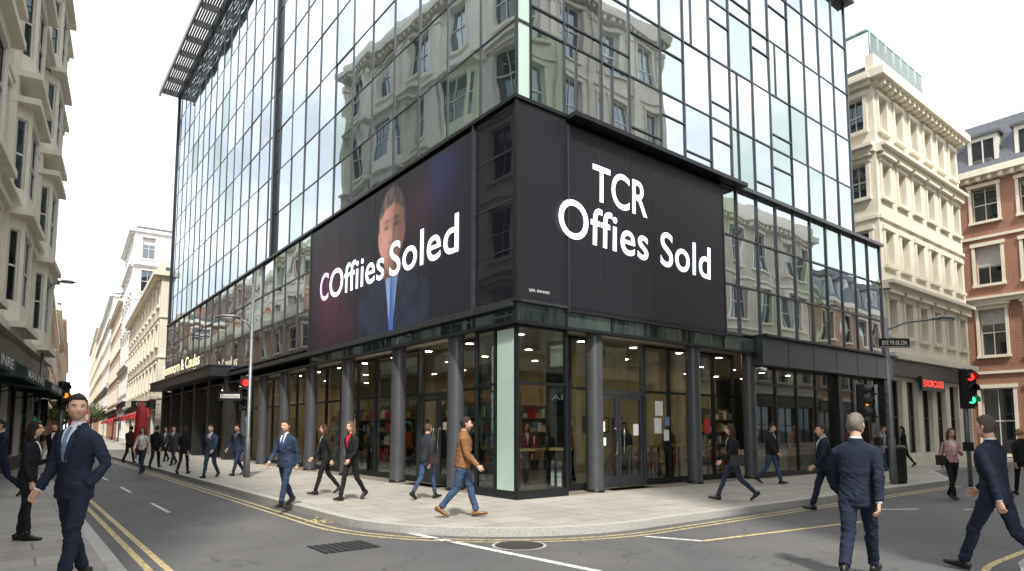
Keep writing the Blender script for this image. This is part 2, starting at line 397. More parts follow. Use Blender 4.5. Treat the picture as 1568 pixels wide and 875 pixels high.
def building(name, M, W, D, fl, bay, wall, trim, roof='flat', ww=1.15, sides=(), frame='window_frame', shop=None, piers=False, top='slate'):
    mb = MB(); H = fl[-1][0] + fl[-1][1]
    facade(mb, I4, W, fl, bay, wall, trim, frame, ww=ww, shop=shop)
    q = lambda p, m: mb.face([V(x) for x in p], m)
    TS = {'L': T_((0, D, 0)) @ RZ(-90), 'R': T_((W, 0, 0)) @ RZ(90)}
    for s in 'LR':
        if s in sides: facade(mb, TS[s], D, [(a, b_, 'plain' if c == 'shop' else c) for a, b_, c in fl], bay, wall, trim, frame, ww=ww)
        else: mb.face([TS[s] @ V(p) for p in ((0, 0, 0), (D, 0, 0), (D, 0, H), (0, 0, H))], wall)
    q(((0, D, 0), (0, D, H), (W, D, H), (W, D, 0)), wall)
    mb.box(-.3, W + .3, -.55, D + .3, H + .005, H + .35, trim)
    nd = int(W / .5)
    for i in range(nd): mb.box(.1 + i * W / nd, .1 + i * W / nd + .2, -.42, .01, H - .25, H - .0, trim)
    if roof == 'flat':
        mb.box(-.1, W + .1, -.12, .2, H + .353, H + 1.1, trim); mb.box(0, W, .2, D, H + .353, H + .7, top)
        for i in range(max(1, int(W / 9))):
            x = 4 + i * 9; mb.box(x, x + 1.2, D * .4, D * .4 + .8, H + .7, H + 2.6, wall)
            for k in range(3): mb.tube([(x + .25 + .35 * k, D * .4 + .4, H + 2.6), (x + .25 + .35 * k, D * .4 + .4, H + 3.1)], [.12, .1], 'brick_orange', 8)
    else:
        hm = 3.2; z0 = H + .353
        a = [(.1, .1, z0), (W - .1, .1, z0), (W - .1, D - .1, z0), (.1, D - .1, z0)]; c = [(1.2, 1.4, z0 + hm), (W - 1.2, 1.4, z0 + hm), (W - 1.2, D - 1.4, z0 + hm), (1.2, D - 1.4, z0 + hm)]
        for i in range(4): q((a[i], a[(i + 1) % 4], c[(i + 1) % 4], c[i]), 'slate')
        q(c, 'slate')
        nb = max(1, round(W / bay)); cw = W / nb
        def dormer(T, xm):
            mb.box(xm - .7, xm + .7, .35, 1.6, z0 + .3, z0 + 2.1, 'window_frame', T); mb.box(xm - .5, xm + .5, .33, .36, z0 + .55, z0 + 1.85, 'window_glass', T)
            mb.box(xm - .03, xm + .03, .30, .33, z0 + .55, z0 + 1.85, 'window_frame', T); mb.box(xm - .85, xm + .85, .2, 1.6, z0 + 2.1, z0 + 2.25, 'slate', T)
        for i in range(nb): dormer(I4, (i + .5) * cw)
        for i in range(3): mb.box(W * (i + .5) / 3 - .5, W * (i + .5) / 3 + .5, D * .5, D * .5 + .7, z0 + hm, z0 + hm + 1.6, wall)
    if piers:
        nb = max(1, round(W / bay)); cw = W / nb; zt = fl[1][0] + .1
        for i in range(nb + 1):
            x = min(W - .22, max(.22, i * cw)); mb.box(x - .2, x + .2, -.16, .01, zt, H - .5, trim); mb.box(x - .27, x + .27, -.21, .0, H - .8, H - .5, trim)
    return mb, M, name
def done(t): return t[0].build(t[2], t[1])
def fls(g, n, h, kinds): return [(0.12, g - .12, 'shop')] + [(g + i * h, h, kinds[i % len(kinds)]) for i in range(n)]
ML = RZ(31) @ T_((-3.6, -2, 0)) @ RZ(90)
t = building('stone_building', ML, 40, 7, fls(4.8, 5, 3.9, ['ped', 'plain', 'corn', 'ped', 'corn']), 3.3, 'stone_cream', 'stone_cream', ww=1.5, piers=True, shop='black')
mb = t[0]
for k in range(0, 12, 2):
    x = 1.65 + k * 3.3
    for z0 in (4.9, 12.9):
        z1 = z0 + 7.0
        pts = [(x - 1.5, 0), (x - 1.0, -.5), (x + 1.0, -.5), (x + 1.5, 0)]
        for (xa, ya), (xb, yb) in zip(pts[:-1], pts[1:]):
            Lw = math.hypot(xb - xa, yb - ya); TT = T_((xa, ya, 0)) @ Matrix.Rotation(math.atan2(yb - ya, xb - xa), 4, 'Z')
            for zz in (z0, z0 + 3.6):
                m_ = .12
                for a, b_, c, d in ((0, m_, zz, zz + 3.4), (Lw - m_, Lw, zz, zz + 3.4), (m_, Lw - m_, zz, zz + .7), (m_, Lw - m_, zz + 3, zz + 3.4)):
                    mb.face([TT @ V(p) for p in ((a, 0, c), (b_, 0, c), (b_, 0, d), (a, 0, d))], 'stone_cream')
                window(mb, TT, m_, Lw - m_, zz + .7, zz + 3, 'window_frame', 'window_glass', 'stone_cream', .12, None, 0, 1 if Lw > 1 else 0, 1)
        for zz in (z0 - .15, z0 + 3.4, z1):
            mb.box(x - 1.6, x + 1.6, -.75, .0, zz, zz + .2, 'stone_cream')
done(t)
def awning(name, M, W, zt, dz, out, mat, txt=None):
    mb = MB()
    mb.face([(0, 0, zt), (W, 0, zt), (W, -out, zt - dz), (0, -out, zt - dz)], mat)
    n = max(4, int(W / .35)); 
    for i in range(n):
        xa = W * i / n; xb = W * (i + 1) / n
        mb.face([(xa, -out, zt - dz), (xb, -out, zt - dz), (xb, -out, zt - dz - .3), ((xa + xb) / 2, -out, zt - dz - .36), (xa, -out, zt - dz - .3)], mat)
    for x in (0, W):
        mb.face([(x, 0, zt), (x, -out, zt - dz), (x, -out, zt - dz - .3), (x, 0, zt - dz - .1)], mat)
        mb.tube([(x, 0, zt - dz - .4), (x, -out, zt - dz)], [.02, .02], 'dark_metal', 6)
    if txt: text(mb, txt, W * .1, W * .9, zt - dz - .24, .22, 'white', y=-out - .012, fat=.01)
    mb.build(name, M)
for s in (14, 20.2, 26.4, 31.5):
    awning('cafe_awning', RZ(31) @ T_((-3.8, s, 0)) @ RZ(90), 4.6, 3.95, .75, 1.5, 'awning_green', 'MAN INRE')
done(building('stone_building', FR @ T_((22, -13, 0)) @ RZ(180), 24, 12, fls(4.6, 5, 4.1, ['ped', 'plain', 'ped', 'plain', 'corn']), 3.0, 'stone', 'stone', ww=1.4, piers=True, sides='R'))
done(building('stone_building', FR @ T_((40, -13, 0)) @ RZ(180), 17.8, 12, fls(4.2, 3, 3.9, ['ped', 'plain', 'corn']), 3.0, 'stone', 'stone_cream', ww=1.4))
done(building('brick_building', FR @ T_((58, -13, 0)) @ RZ(180), 17.8, 12, fls(4.0, 2, 3.7, ['plain', 'corn']), 3.0, 'brick_orange', 'stone_cream', 'mansard', ww=1.3))
done(building('brick_building', FR @ T_((-14, 29, 0)) @ RZ(90), 22, 10, fls(4.4, 4, 3.5, ['ped', 'plain', 'plain', 'corn']), 2.8, 'brick_orange', 'stone_cream', ww=1.3))
done(building('stone_building', FR @ T_((-14, 51.2, 0)) @ RZ(90), 22, 10, fls(4.6, 4, 3.8, ['ped', 'plain', 'plain', 'corn']), 2.8, 'stone_cream', 'stone_cream', ww=1.3))
done(building('brick_building', FR @ T_((-14, 73.4, 0)) @ RZ(90), 30, 10, fls(4.6, 4, 3.9, ['ped', 'plain', 'plain', 'corn']), 2.8, 'brick_orange', 'stone_cream', ww=1.3))
t = building('cream_building', FR @ T_((18.85, .05, 0)), 9.7, 14, fls(4.6, 4, 2.85, ['ped', 'plain', 'ped', 'corn']), 1.62, 'stone_cream', 'stone_cream', ww=.75, sides='LR', piers=False)
mb = t[0]
for i in range(8):
    x = .2 + i * .8; mb.tube([(x, .1, 17.0), (x, .1, 18.3)], [.03, .03], 'copper_green', 6)
mb.box(.1, 5.9, .08, .12, 18.25, 18.32, 'copper_green'); mb.box(.1, 5.9, .09, .11, 17.2, 18.2, 'balustrade_glass')
mb.box(0, .2, 0.13, 4, 18.25, 18.32, 'copper_green')
for y in (1, 2, 3, 4): mb.tube([(.1, y, 17.0), (.1, y, 18.25)], [.025, .025], 'copper_green', 6)
mb.box(6.3, 8.9, 1.2, 3.2, 17, 18.6, 'stone_cream')
mb.box(2.7, 5.3, -.28, -.2, 3.25, 3.85, 'black'); text(mb, 'EXORCUGEI', 2.85, 5.1, 3.42, .28, 'red_neon', y=-.3, fat=.01)
done(t)
done(building('brick_house', FR @ T_((33, 14, 0)) @ RZ(-90), 17, 12, [(.12, 4.6, 'arch'), (4.75, 3.9, 'ped'), (8.65, 3.5, 'plain'), (12.15, 3.3, 'corn')], 2.15, 'brick_red', 'stone_cream', 'mansard', ww=1.15, sides='R'))
G = T_((-26, 46.5, 0)) @ RZ(34.7)
for s0, s1, g, n, h, wall, trim, rf, nm in ((0, 30, 4, 3, 3.0, 'stone_cream', 'stone_cream', 'flat', 'cream_building'), (31, 46, 5, 5, 3.9, 'stone_white', 'stone_white', 'flat', 'white_building'),
                            (47, 74, 4.5, 4, 3.6, 'brick_red', 'stone_cream', 'mansard', 'brick_building'), (75, 110, 5, 5, 3.9, 'stone_cream', 'stone_white', 'flat', 'stone_building'), (111, 150, 5, 5, 4, 'brick_orange', 'stone_cream', 'mansard', 'brick_building'), (151, 230, 5, 6, 4, 'stone', 'stone_cream', 'flat', 'stone_building')):
    done(building(nm, G @ T_((0, s1, 0)) @ RZ(-90), s1 - s0, 12, fls(g, n, h, ['ped', 'plain', 'plain', 'corn', 'plain'] if n == 5 else ['plain']), 2.9, wall, trim, rf, ww=1.3, sides='LR'))
GL = FR @ T_((-7.7, 30, 0)) @ RZ(-3.4)
for s0, s1, g, n, h, wall, trim, rf in ((4, 34, 3.6, 2, 3.0, 'brick_orange', 'stone_cream', 'flat'), (34.5, 74, 3.8, 3, 3.1, 'brick_red', 'stone_cream', 'flat'), (75, 130, 4, 4, 3.5, 'brick_orange', 'stone_cream', 'mansard'), (131, 220, 4, 4, 4.2, 'stone_white', 'stone_cream', 'flat')):
    done(building('brick_building' if 'brick' in wall else 'stone_building', GL @ T_((0, s0, 0)) @ RZ(90), s1 - s0, 5.5, fls(g, n, h, ['plain']), 2.9, wall, trim, rf, ww=1.3, sides='LR'))
for s, c in ((2, 'red_canvas'), (9, 'red_canvas'), (20, 'black'), (38, 'red_canvas'), (52, 'red_canvas')):
    awning('shop_awning', G @ T_((-.1, s + 5, 0)) @ RZ(-90), 4, 3.3, .6, 1.3, c)
# ------------------------------------------------------------------ corner office building
OB = empty('office_building', FR)
def panes(mb, T, xs, zs, y, mat, jit=.003, alt=None):
    for i in range(len(xs) - 1):
        for k in range(len(zs) - 1):
            a, b_, c, d = xs[i] + .004, xs[i + 1] - .004, zs[k] + .004, zs[k + 1] - .004
            j = [R.gauss(0, jit) for _ in range(3)]; j.append(j[0] + j[2] - j[1])
            mm = mat if not alt or R.random() > alt[1] else alt[0]
            mb.face([T @ V(p) for p in ((a, y + j[0], c), (b_, y + j[1], c), (b_, y + j[2], d), (a, y + j[3], d))], mm)
def grid(mb, T, xs, zs, y, mat, w=.06, p=.07, wz=.05):
    for x in xs: mb.box(x - w / 2, x + w / 2, y - p, y + .03, zs[0], zs[-1], mat, T)
    for z in zs: mb.box(min(xs), max(xs), y - p + .012, y + .026, z - wz / 2, z + wz / 2, mat, T)
sb = .12
gl = MB(); fr = MB()
zs = [9.0 + 1.88 * i for i in range(10)]; ZT = zs[-1]
xsL = sorted([-sb] + [-(1.5 * i) for i in range(1, 27)] + [-40])
panes(gl, TL, xsL, zs, sb, 'curtain_glass', .0035, alt=('curtain_glass_green', .08))
grid(fr, TL, xsL, zs, sb, 'grey_metal', .045, .03, .04)
fr.box(-17.1, -16.88, sb - .16, sb, 9, ZT, 'dark_metal', TL)
fr.box(-40.15, -39.95, sb - .1, sb + .1, 4.3, ZT, 'dark_metal', TL)
xsR = [.12, .52]
while xsR[-1] < 11.2: xsR.append(xsR[-1] + (1.28 if len(xsR) % 2 else 1.05))
x12 = xsR[-1]
xsR2 = [x12]
while xsR2[-1] < 16.3: xsR2.append(xsR2[-1] + 1.12)
XR = xsR2[-1]
zsR = [z for z in zs if z < 18.6]
panes(gl, I4, xsR[1:], zs, sb, 'curtain_glass', .004, alt=('curtain_glass_green', .18)); grid(fr, I4, xsR[1:], zs, sb, 'grey_metal', .05, .04, .045)
panes(gl, I4, xsR[:2], zs, sb, 'green_panel', 0); grid(fr, I4, xsR[:2], zs, sb, 'grey_metal', .05, .04)
panes(gl, I4, xsR2, zsR, sb, 'curtain_glass', .004, alt=('curtain_glass_green', .18)); grid(fr, I4, xsR2, zsR, sb, 'grey_metal', .05, .04, .045)
for i in range(1, len(xsR) - 1):
    for z0, z1 in zip(zs[:-1], zs[1:]):
        r = R.random()
        if r < .45:
            zz = z0 + (.5 if r < .22 else 1.25); fr.box(xsR[i], xsR[i + 1], sb - .035, sb + .02, zz - .02, zz + .02, 'grey_metal')
        elif r < .6:
            xx = xsR[i] + .4; fr.box(xx - .02, xx + .02, sb - .035, sb + .02, z0, z1, 'grey_metal')
xl = [7.75, 8.6]
while xl[-1] < 18.4: xl.append(xl[-1] + 1.12)
XL = xl[-1]; zl = [4.45, 5.9, 7.4, 8.9]
panes(gl, I4, xl, zl, .06, 'curtain_glass', .004, alt=('curtain_glass_green', .4)); grid(fr, I4, xl, zl, .06, 'grey_metal', .05, .05)
xs_e = [.06, 1.3, 2.6, 4, 5.4, 6.8, 8.2, 9.6, 11]
TRt = T_((XR, 0, 0)) @ RZ(90); xe = [sb + 1.3 * i for i in range(15)]
panes(gl, TRt, xe, zsR, 0, 'curtain_glass', .004); grid(fr, TRt, xe, zsR, 0, 'grey_metal')
fr.box(7.7, XL + .1, -.1, .3, 8.9, 9.02, 'grey_metal')
xg = [x for x in [-(12.0 + 1.5 * i) for i in range(18)] if x > -38.6]; xg = sorted(set([-40.0] + xg)); zg = [4.55, 6.0, 7.45, 8.9]
panes(gl, TL, xg, zg, .03, 'curtain_glass', .005, alt=('curtain_glass_green', .25)); grid(fr, TL, xg, zg, .03, 'grey_metal', .05, .04)
panes(gl, TL, [-1.58, -.03], [4.42, 8.88], .01, 'dark_glass', 0)
for z in (5.55, 6.65, 7.8): fr.box(-1.58, -.03, -.004, .02, z - .012, z + .012, 'grey_metal', TL)
fr.box(-.04, .04, -.02, .04, 4.42, 8.9, 'dark_metal', TL); fr.box(-1.62, -1.56, -.06, .05, 4.42, 8.9, 'dark_metal', TL)
for T, a, b_ in ((TL, -40, .06), (I4, -.06, 8.6)):
    fr.box(a, b_, -.07, .2, 8.9, 8.985, 'dark_metal', T)
    fr.box(a, b_, -.06, .1, 4.36, 4.42, 'grey_metal', T)
fr.box(1.5, 8.62, -.36, -.072, 8.86, 8.97, 'dark_metal')
fr.box(-40, -.0, -.14, -.07, 4.24, 4.33, 'grey_metal', TL)
xb = [-x for x in (0.02, 1.6, 3, 4.5, 6, 7.5, 9, 10.5, 12)][::-1]
panes(gl, TL, xb, [3.96, 4.36], .02, 'green_band_glass', .001); panes(gl, I4, [.02, 1.5, 3, 4.5, 6.1, 7.7, 9.3], [3.96, 4.36], .02, 'green_band_glass', .001)
for x in xb: fr.box(x - .02, x + .02, -.01, .05, 3.94, 4.36, 'dark_metal', TL)
for x in (.02, 1.5, 3, 4.5, 6.1, 7.7, 9.3): fr.box(x - .02, x + .02, -.01, .05, 3.94, 4.36, 'dark_metal')
for T, a, b_ in ((TL, -40, .03), (I4, -.03, 9.4)): fr.box(a, b_, -.05, .12, 3.88, 3.95, 'dark_metal', T)
fr.box(9.3, XL, -.25, .1, 3.55, 4.4, 'grey_metal'); fr.box(9.3, XL + .1, -.4, .1, 4.4, 4.47, 'dark_metal')
for x in (10.8, 12.4, 14, 15.6, 17.2): fr.box(x - .01, x + .01, -.256, -.2, 3.56, 4.39, 'black')
co_ = MB()
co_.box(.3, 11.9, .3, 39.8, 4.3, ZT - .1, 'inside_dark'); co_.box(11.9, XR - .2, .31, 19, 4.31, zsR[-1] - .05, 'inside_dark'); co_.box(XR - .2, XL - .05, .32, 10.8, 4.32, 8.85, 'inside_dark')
co_.box(.0, 12.1, -.1, 40.1, ZT + .003, ZT + .4, 'grey_metal'); co_.box(11.5, XR + .3, -.2, 19.2, zsR[-1] + .003, zsR[-1] + .3, 'grey_metal')
for i in range(0, 21):
    y0 = i * 2.0; co_.box(-1.0, .1, y0 + .04, y0 + .12, ZT + .1, ZT + .5, 'louvre')
for k in range(8): co_.box(-1.0 + k * .14, -.9 + k * .14, -.2, 41, ZT + .5, ZT + .56, 'louvre')
co_.box(-1.12, -1.0, -.3, 41.0, ZT + .25, ZT + .62, 'louvre')
co_.build('core_and_roof', parent=OB)
ZC = 3.9; rec = .75
gg = MB()
def glaze(T, a, b_, y, step, z0=.27, z1=ZC, tr=2.62, fm='dark_metal'):
    n = max(1, round((b_ - a) / step)); xs = [a + (b_ - a) * i / n for i in range(n + 1)]
    panes(gg, T, xs, [z0, tr, z1], y, 'shop_glass', .0015)
    for x in xs: fr.box(x - .03, x + .03, y - .05, y + .05, .12, z1, fm, T)
    for z in (z0, tr, z1 - .03): fr.box(a, b_, y - .042, y + .042, z - .03, z + .03, fm, T)
    fr.box(a, b_, y - .055, y + .055, .12, z0 - .031, 'dark_metal', T)
def doors(T, a, b_, y):
    mid = (a + b_) / 2
    panes(gg, T, [a, mid, b_], [2.62, ZC], y, 'shop_glass', .001)
    fr.box(a, b_, y - .05, y + .05, 2.5, 2.62, 'grey_metal', T)
    for x in (a, b_): fr.box(x - .05, x + .05, y - .06, y + .06, .12, ZC, 'grey_metal', T)
    for x0, x1, hx in ((a + .06, mid - .01, mid - .14), (mid + .01, b_ - .06, mid + .14)):
        fr.box(x0, x0 + .09, y - .04, y + .03, .16, 2.48, 'grey_metal', T); fr.box(x1 - .09, x1, y - .04, y + .03, .16, 2.48, 'grey_metal', T)
        fr.box(x0 + .09, x1 - .09, y - .035, y + .025, .16, .42, 'grey_metal', T); fr.box(x0 + .09, x1 - .09, y - .035, y + .025, 2.38, 2.48, 'grey_metal', T)
        panes(gg, T, [x0 + .09, x1 - .09], [.42, 2.38], y - .005, 'shop_glass', 0)
        dx = -.1 if hx < mid else .1
        fr.tube([T @ V(p) for p in ((hx + dx * .4, y - .04, .95), (hx, y - .1, .98), (hx, y - .12, 1.3), (hx, y - .1, 1.62), (hx + dx * .4, y - .04, 1.65))], [.018] * 5, 'steel', 8, V((0, 0, 1)))
    fr.box(a + .2, b_ - .2, y - .6, y - .1, .123, .135, 'black', T)
glaze(TL, -1.6, -.12, .12, .75); glaze(I4, .12, 1.55, .12, 1.45)
gg.box(-.76, -.16, .075, .09, .3, 3.8, 'green_panel', TL)
for T, x in ((TL, -1.6), (I4, 1.55)):
    TT = T @ T_((x, .12, 0)) @ RZ(90)
    panes(gg, TT, [0.0, rec - .12], [.27, ZC], 0, 'shop_glass', 0)
fr.box(.08, .16, .08, .16, .12, ZC, 'dark_metal')
glaze(TL, -3.2, -1.63, rec, .8); doors(TL, -5.35, -3.25, rec); glaze(TL, -12.2, -5.4, rec, 1.35); glaze(TL, -23, -12.2, rec, 1.5)
glaze(I4, 1.58, 2.9, rec, .7); doors(I4, 2.95, 4.95, rec); glaze(I4, 5.0, 9.2, rec, 1.05); glaze(I4, 9.4, 14.6, .2, 1.3, z1=3.58, tr=3.0); glaze(I4, 14.9, XL - .25, .2, 1.2, z1=3.58, tr=3.0)
co2 = MB()
for t in (2.75, 5.75, 9.25, 12.5, 15.4, 18.2, 20.8):
    co2.tube([TL @ V((-t, .28, .12)), TL @ V((-t, .28, 3.95))], [.21, .21], 'column_paint', 24, cap=False); co2.tube([TL @ V((-t, .28, .12)), TL @ V((-t, .28, .2))], [.235, .235], 'dark_metal', 24)
for x in (2.65, 6.55, 9.35):
    co2.tube([(x, .28, .12), (x, .28, 3.95)], [.2, .2], 'column_paint', 24, cap=False); co2.tube([(x, .28, .12), (x, .28, .2)], [.225, .225], 'dark_metal', 24)
co2.box(14.6, 14.9, .0, .4, .12, 3.6, 'dark_metal'); co2.box(XL - .25, XL, .0, .4, .12, 3.6, 'dark_metal')
co2.build('columns', parent=OB)
fr.box(-40.3, -23, -.85, .1, 4.25, 4.75, 'black', TL); fr.box(-40.35, -22.95, -.9, .1, 4.75, 4.82, 'grey_metal', TL)
for t in (23.2, 26.6, 30, 33.4, 36.8, 40): fr.box(-t - .25, -t + .25, -.1, .4, .12, 4.25, 'black', TL)
glaze(TL, -40, -23.2, .5, 1.7, z1=4.2, tr=3.1)
text(fr, 'Tommorn & Coulas', -35.4, -25.2, 5.0, .62, 'sign_warm', TL, -.9, .012)
for T, x, z, w_, h_, m_ in ((I4, 5.35, 1.5, .3, .42, 'paper'), (I4, 5.4, 1.98, .32, .4, 'paper'), (I4, 5.75, 1.3, .22, .3, 'paper'), (I4, 5.8, 1.7, .2, .26, 'blue_print'), (I4, 3.25, 1.55, .18, .26, 'paper'), (I4, 4.5, 1.45, .2, .3, 'paper'), (TL, -2.5, 1.7, .2, .28, 'paper'), (TL, -2.9, 1.5, .2, .2, 'blue_print'), (TL, -4.0, 1.6, .18, .2, 'paper'), (I4, 3.3, 1.2, .16, .2, 'paper'), (TL, -9.8, 1.6, .25, .35, 'paper'), (I4, 7.6, 1.5, .3, .42, 'red_canvas')):
    gg.box(x, x + w_, rec - .06, rec - .055, z, z + h_, m_, T)
gl.build('curtain_wall_glass', parent=OB); gg.build('shopfront_glass', parent=OB)
it = MB()
it.box(.08, 11.9, .08, 39.9, .1, .135, 'inside_floor'); it.box(11.902, XL - .05, .15, 11, .1, .135, 'inside_floor')
it.box(.15, 11.9, .15, 39.8, 3.96, 4.0, 'ceiling'); it.box(11.902, XL - .05, .15, 11, 3.96, 4.0, 'ceiling')
it.box(7.5, 7.7, 8, 39.8, .13, 3.96, 'inside_wall'); it.box(7.5, XL - .05, 7.6, 7.8, .13, 3.96, 'inside_wall')
it.box(.75, 7.5, 23, 23.2, .13, 3.96, 'inside_wall'); it.box(XL - .2, XL - .04, .4, 11, .13, 4.3, 'dark_metal'); it.box(.4, 7.5, 39.6, 39.8, .13, 4.3, 'inside_dark')
it.box(5.2, 7.5, 3.6, 3.75, .13, 3.96, 'inside_wall'); it.box(3.2, 3.35, 9.5, 13.5, .13, 3.96, 'inside_dark')
it.box(9.6, 9.75, 3.0, 7.6, .13, 3.96, 'inside_wall'); it.box(2.2, 5.5, 6.6, 6.75, .13, 2.9, 'wood')
for x in [1.4 + 2.1 * i for i in range(9)]:
    for y in [1.6 + 2.2 * k for k in range(17)]:
        if (x > 7.4 and y > 7.5) or x > XL - .4: continue
        q = [(x + .1 * math.cos(k * math.pi / 4), y + .1 * math.sin(-k * math.pi / 4), 3.945) for k in range(8)]
        it.face(q, 'lamp_warm'); it.box(x - .16, x + .16, y - .16, y + .16, 3.95, 3.959, 'white')
for x in (8.2, 10.5, 12.7, 15, 17.0):
    it.box(x, x + .9, 7.54, 7.59, 1.3, 2.1, 'wood'); it.box(x + .08, x + .82, 7.53, 7.545, 1.38, 2.02, 'paper')
for y in (9, 11.4, 13.8, 16.2, 18.6): it.box(7.42, 7.49, y, y + 1, 1.3, 2.1, 'frame_dark'); it.box(7.41, 7.425, y + .08, y + .92, 1.38, 2.02, 'gold')
for i in range(3): it.box(5.5 + .65 * i, 5.95 + .65 * i, 3.54, 3.6, 1.5, 2.0, 'frame_dark'); it.box(5.55 + .65 * i, 5.9 + .65 * i, 3.53, 3.545, 1.55, 1.95, 'gold')
def shelf(x0, x1, y, T=I4):
    it.box(x0, x1, y, y + .04, .13, 2.5, 'inside_dark', T)
    for i in range(4):
        z = .5 + .5 * i; it.box(x0, x1, y - .3, y - .002, z, z + .03, 'wood', T); x = x0 + .05
        while x < x1 - .25:
            ww_ = R.uniform(.05, .22); it.box(x, x + ww_, y - .26, y - .05, z + .031, z + R.uniform(.18, .42), R.choice(['paper', 'red_canvas', 'gold', 'blue_print', 'wood', 'slate', 'green_panel']), T); x += ww_ + R.uniform(.01, .12)
shelf(2.3, 5.4, 6.55); shelf(5.3, 7.4, 7.5); shelf(9.9, 12.5, 5.4); shelf(13.6, 16.4, 5.6); shelf(-13.2, -9.8, 3.15, TL); shelf(-19.5, -15, 4.2, TL)
for x0, x1, y0, y1 in ((.7, 2.6, 1.0, 1.4), (1.2, 1.6, 2.2, 4.5), (5.4, 6.4, 1.3, 1.7), (7.2, 8.8, 1.3, 1.7)):
    it.box(x0, x1, y0, y1, 1.1, 1.16, 'gold')
    for x in (x0 + .05, x1 - .1):
        for y in (y0 + .04, y1 - .09): it.box(x, x + .05, y, y + .05, .13, 1.1, 'dark_metal')
for x, y in ((3.6, 5.2), (2.0, 8.5), (2, 12), (5, 15), (6.6, 2.5), (8.2, 3), (12, 3), (16, 3.5)):
    it.tube([(x, y, .14), (x, y, .17), (x, y, .18), (x, y, .72), (x, y, .74), (x, y, .77)], [.25, .25, .03, .03, .4, .4], 'wood', 16)
    for dx in (-.6, .6):
        it.box(x + dx - .2, x + dx + .2, y - .2, y + .2, .45, .5, 'red_canvas'); it.box(x + dx + (.16 if dx > 0 else -.2), x + dx + (.2 if dx > 0 else -.16), y - .2, y + .2, .5, .92, 'red_canvas')
        for a in (-.17, .14):
            for c in (-.17, .14): it.box(x + dx + a, x + dx + a + .03, y + c, y + c + .03, .13, .45, 'dark_metal')
for x in (10.3, 11.6, 13.2, 16.3, 17.2):
    it.box(x, x + .8, .8, 1.3, .13, .95, 'white' if x < 12 else 'wood'); it.tube([(x + .4, 1.05, .95), (x + .4, 1.05, 1.1), (x + .4, 1.05, 1.45), (x + .4, 1.05, 1.6)], [.05, (.18, .1), (.2, .11), .05], 'red_canvas', 12)
it.build('interior', parent=OB); fr.build('frames', parent=OB)
# ------------------------------------------------------------------ advertising screens
SR = empty('advertising_screen', FR)
s = MB()
s.box(.0, 1.5, -.02, .1, 4.42, 8.88, 'screen_black')
s.box(1.52, 7.72, -.06, .1, 4.3, 8.72, 'screen_black')
for x in (2.55, 3.58, 4.6, 5.65, 6.7): s.box(x - .006, x + .006, -.064, -.05, 4.3, 8.72, 'grey_metal')
for x in (1.51, 7.73): s.box(x - .02, x + .02, -.075, .05, 4.28, 8.74, 'grey_metal')
s.box(1.5, 7.75, -.07, .1, 8.72, 8.76, 'dark_metal')
s.build('display', parent=SR)
s = MB(); text(s, 'TCR', 2.3, 4.3, 7.12, .9, 'led_white', y=-.075, fat=.010, rot=-1.2); text(s, 'Offies Sold', 1.18, 7.0, 6.05, .92, 'led_white', y=-.075, fat=.009, rot=-2.0, sp=1.05)
text(s, 'I.JRR. BANNER', .35, .95, 4.62, .06, 'white', y=-.03)
s.build('lettering', parent=SR)
SLm = empty('advertising_screen', FR)
nx, nz = 300, 130; W_, H_ = 10.4, 4.37
def sst(a, b_, x):
    t = max(0, min(1, (x - a) / (b_ - a))); return t * t * (3 - 2 * t)
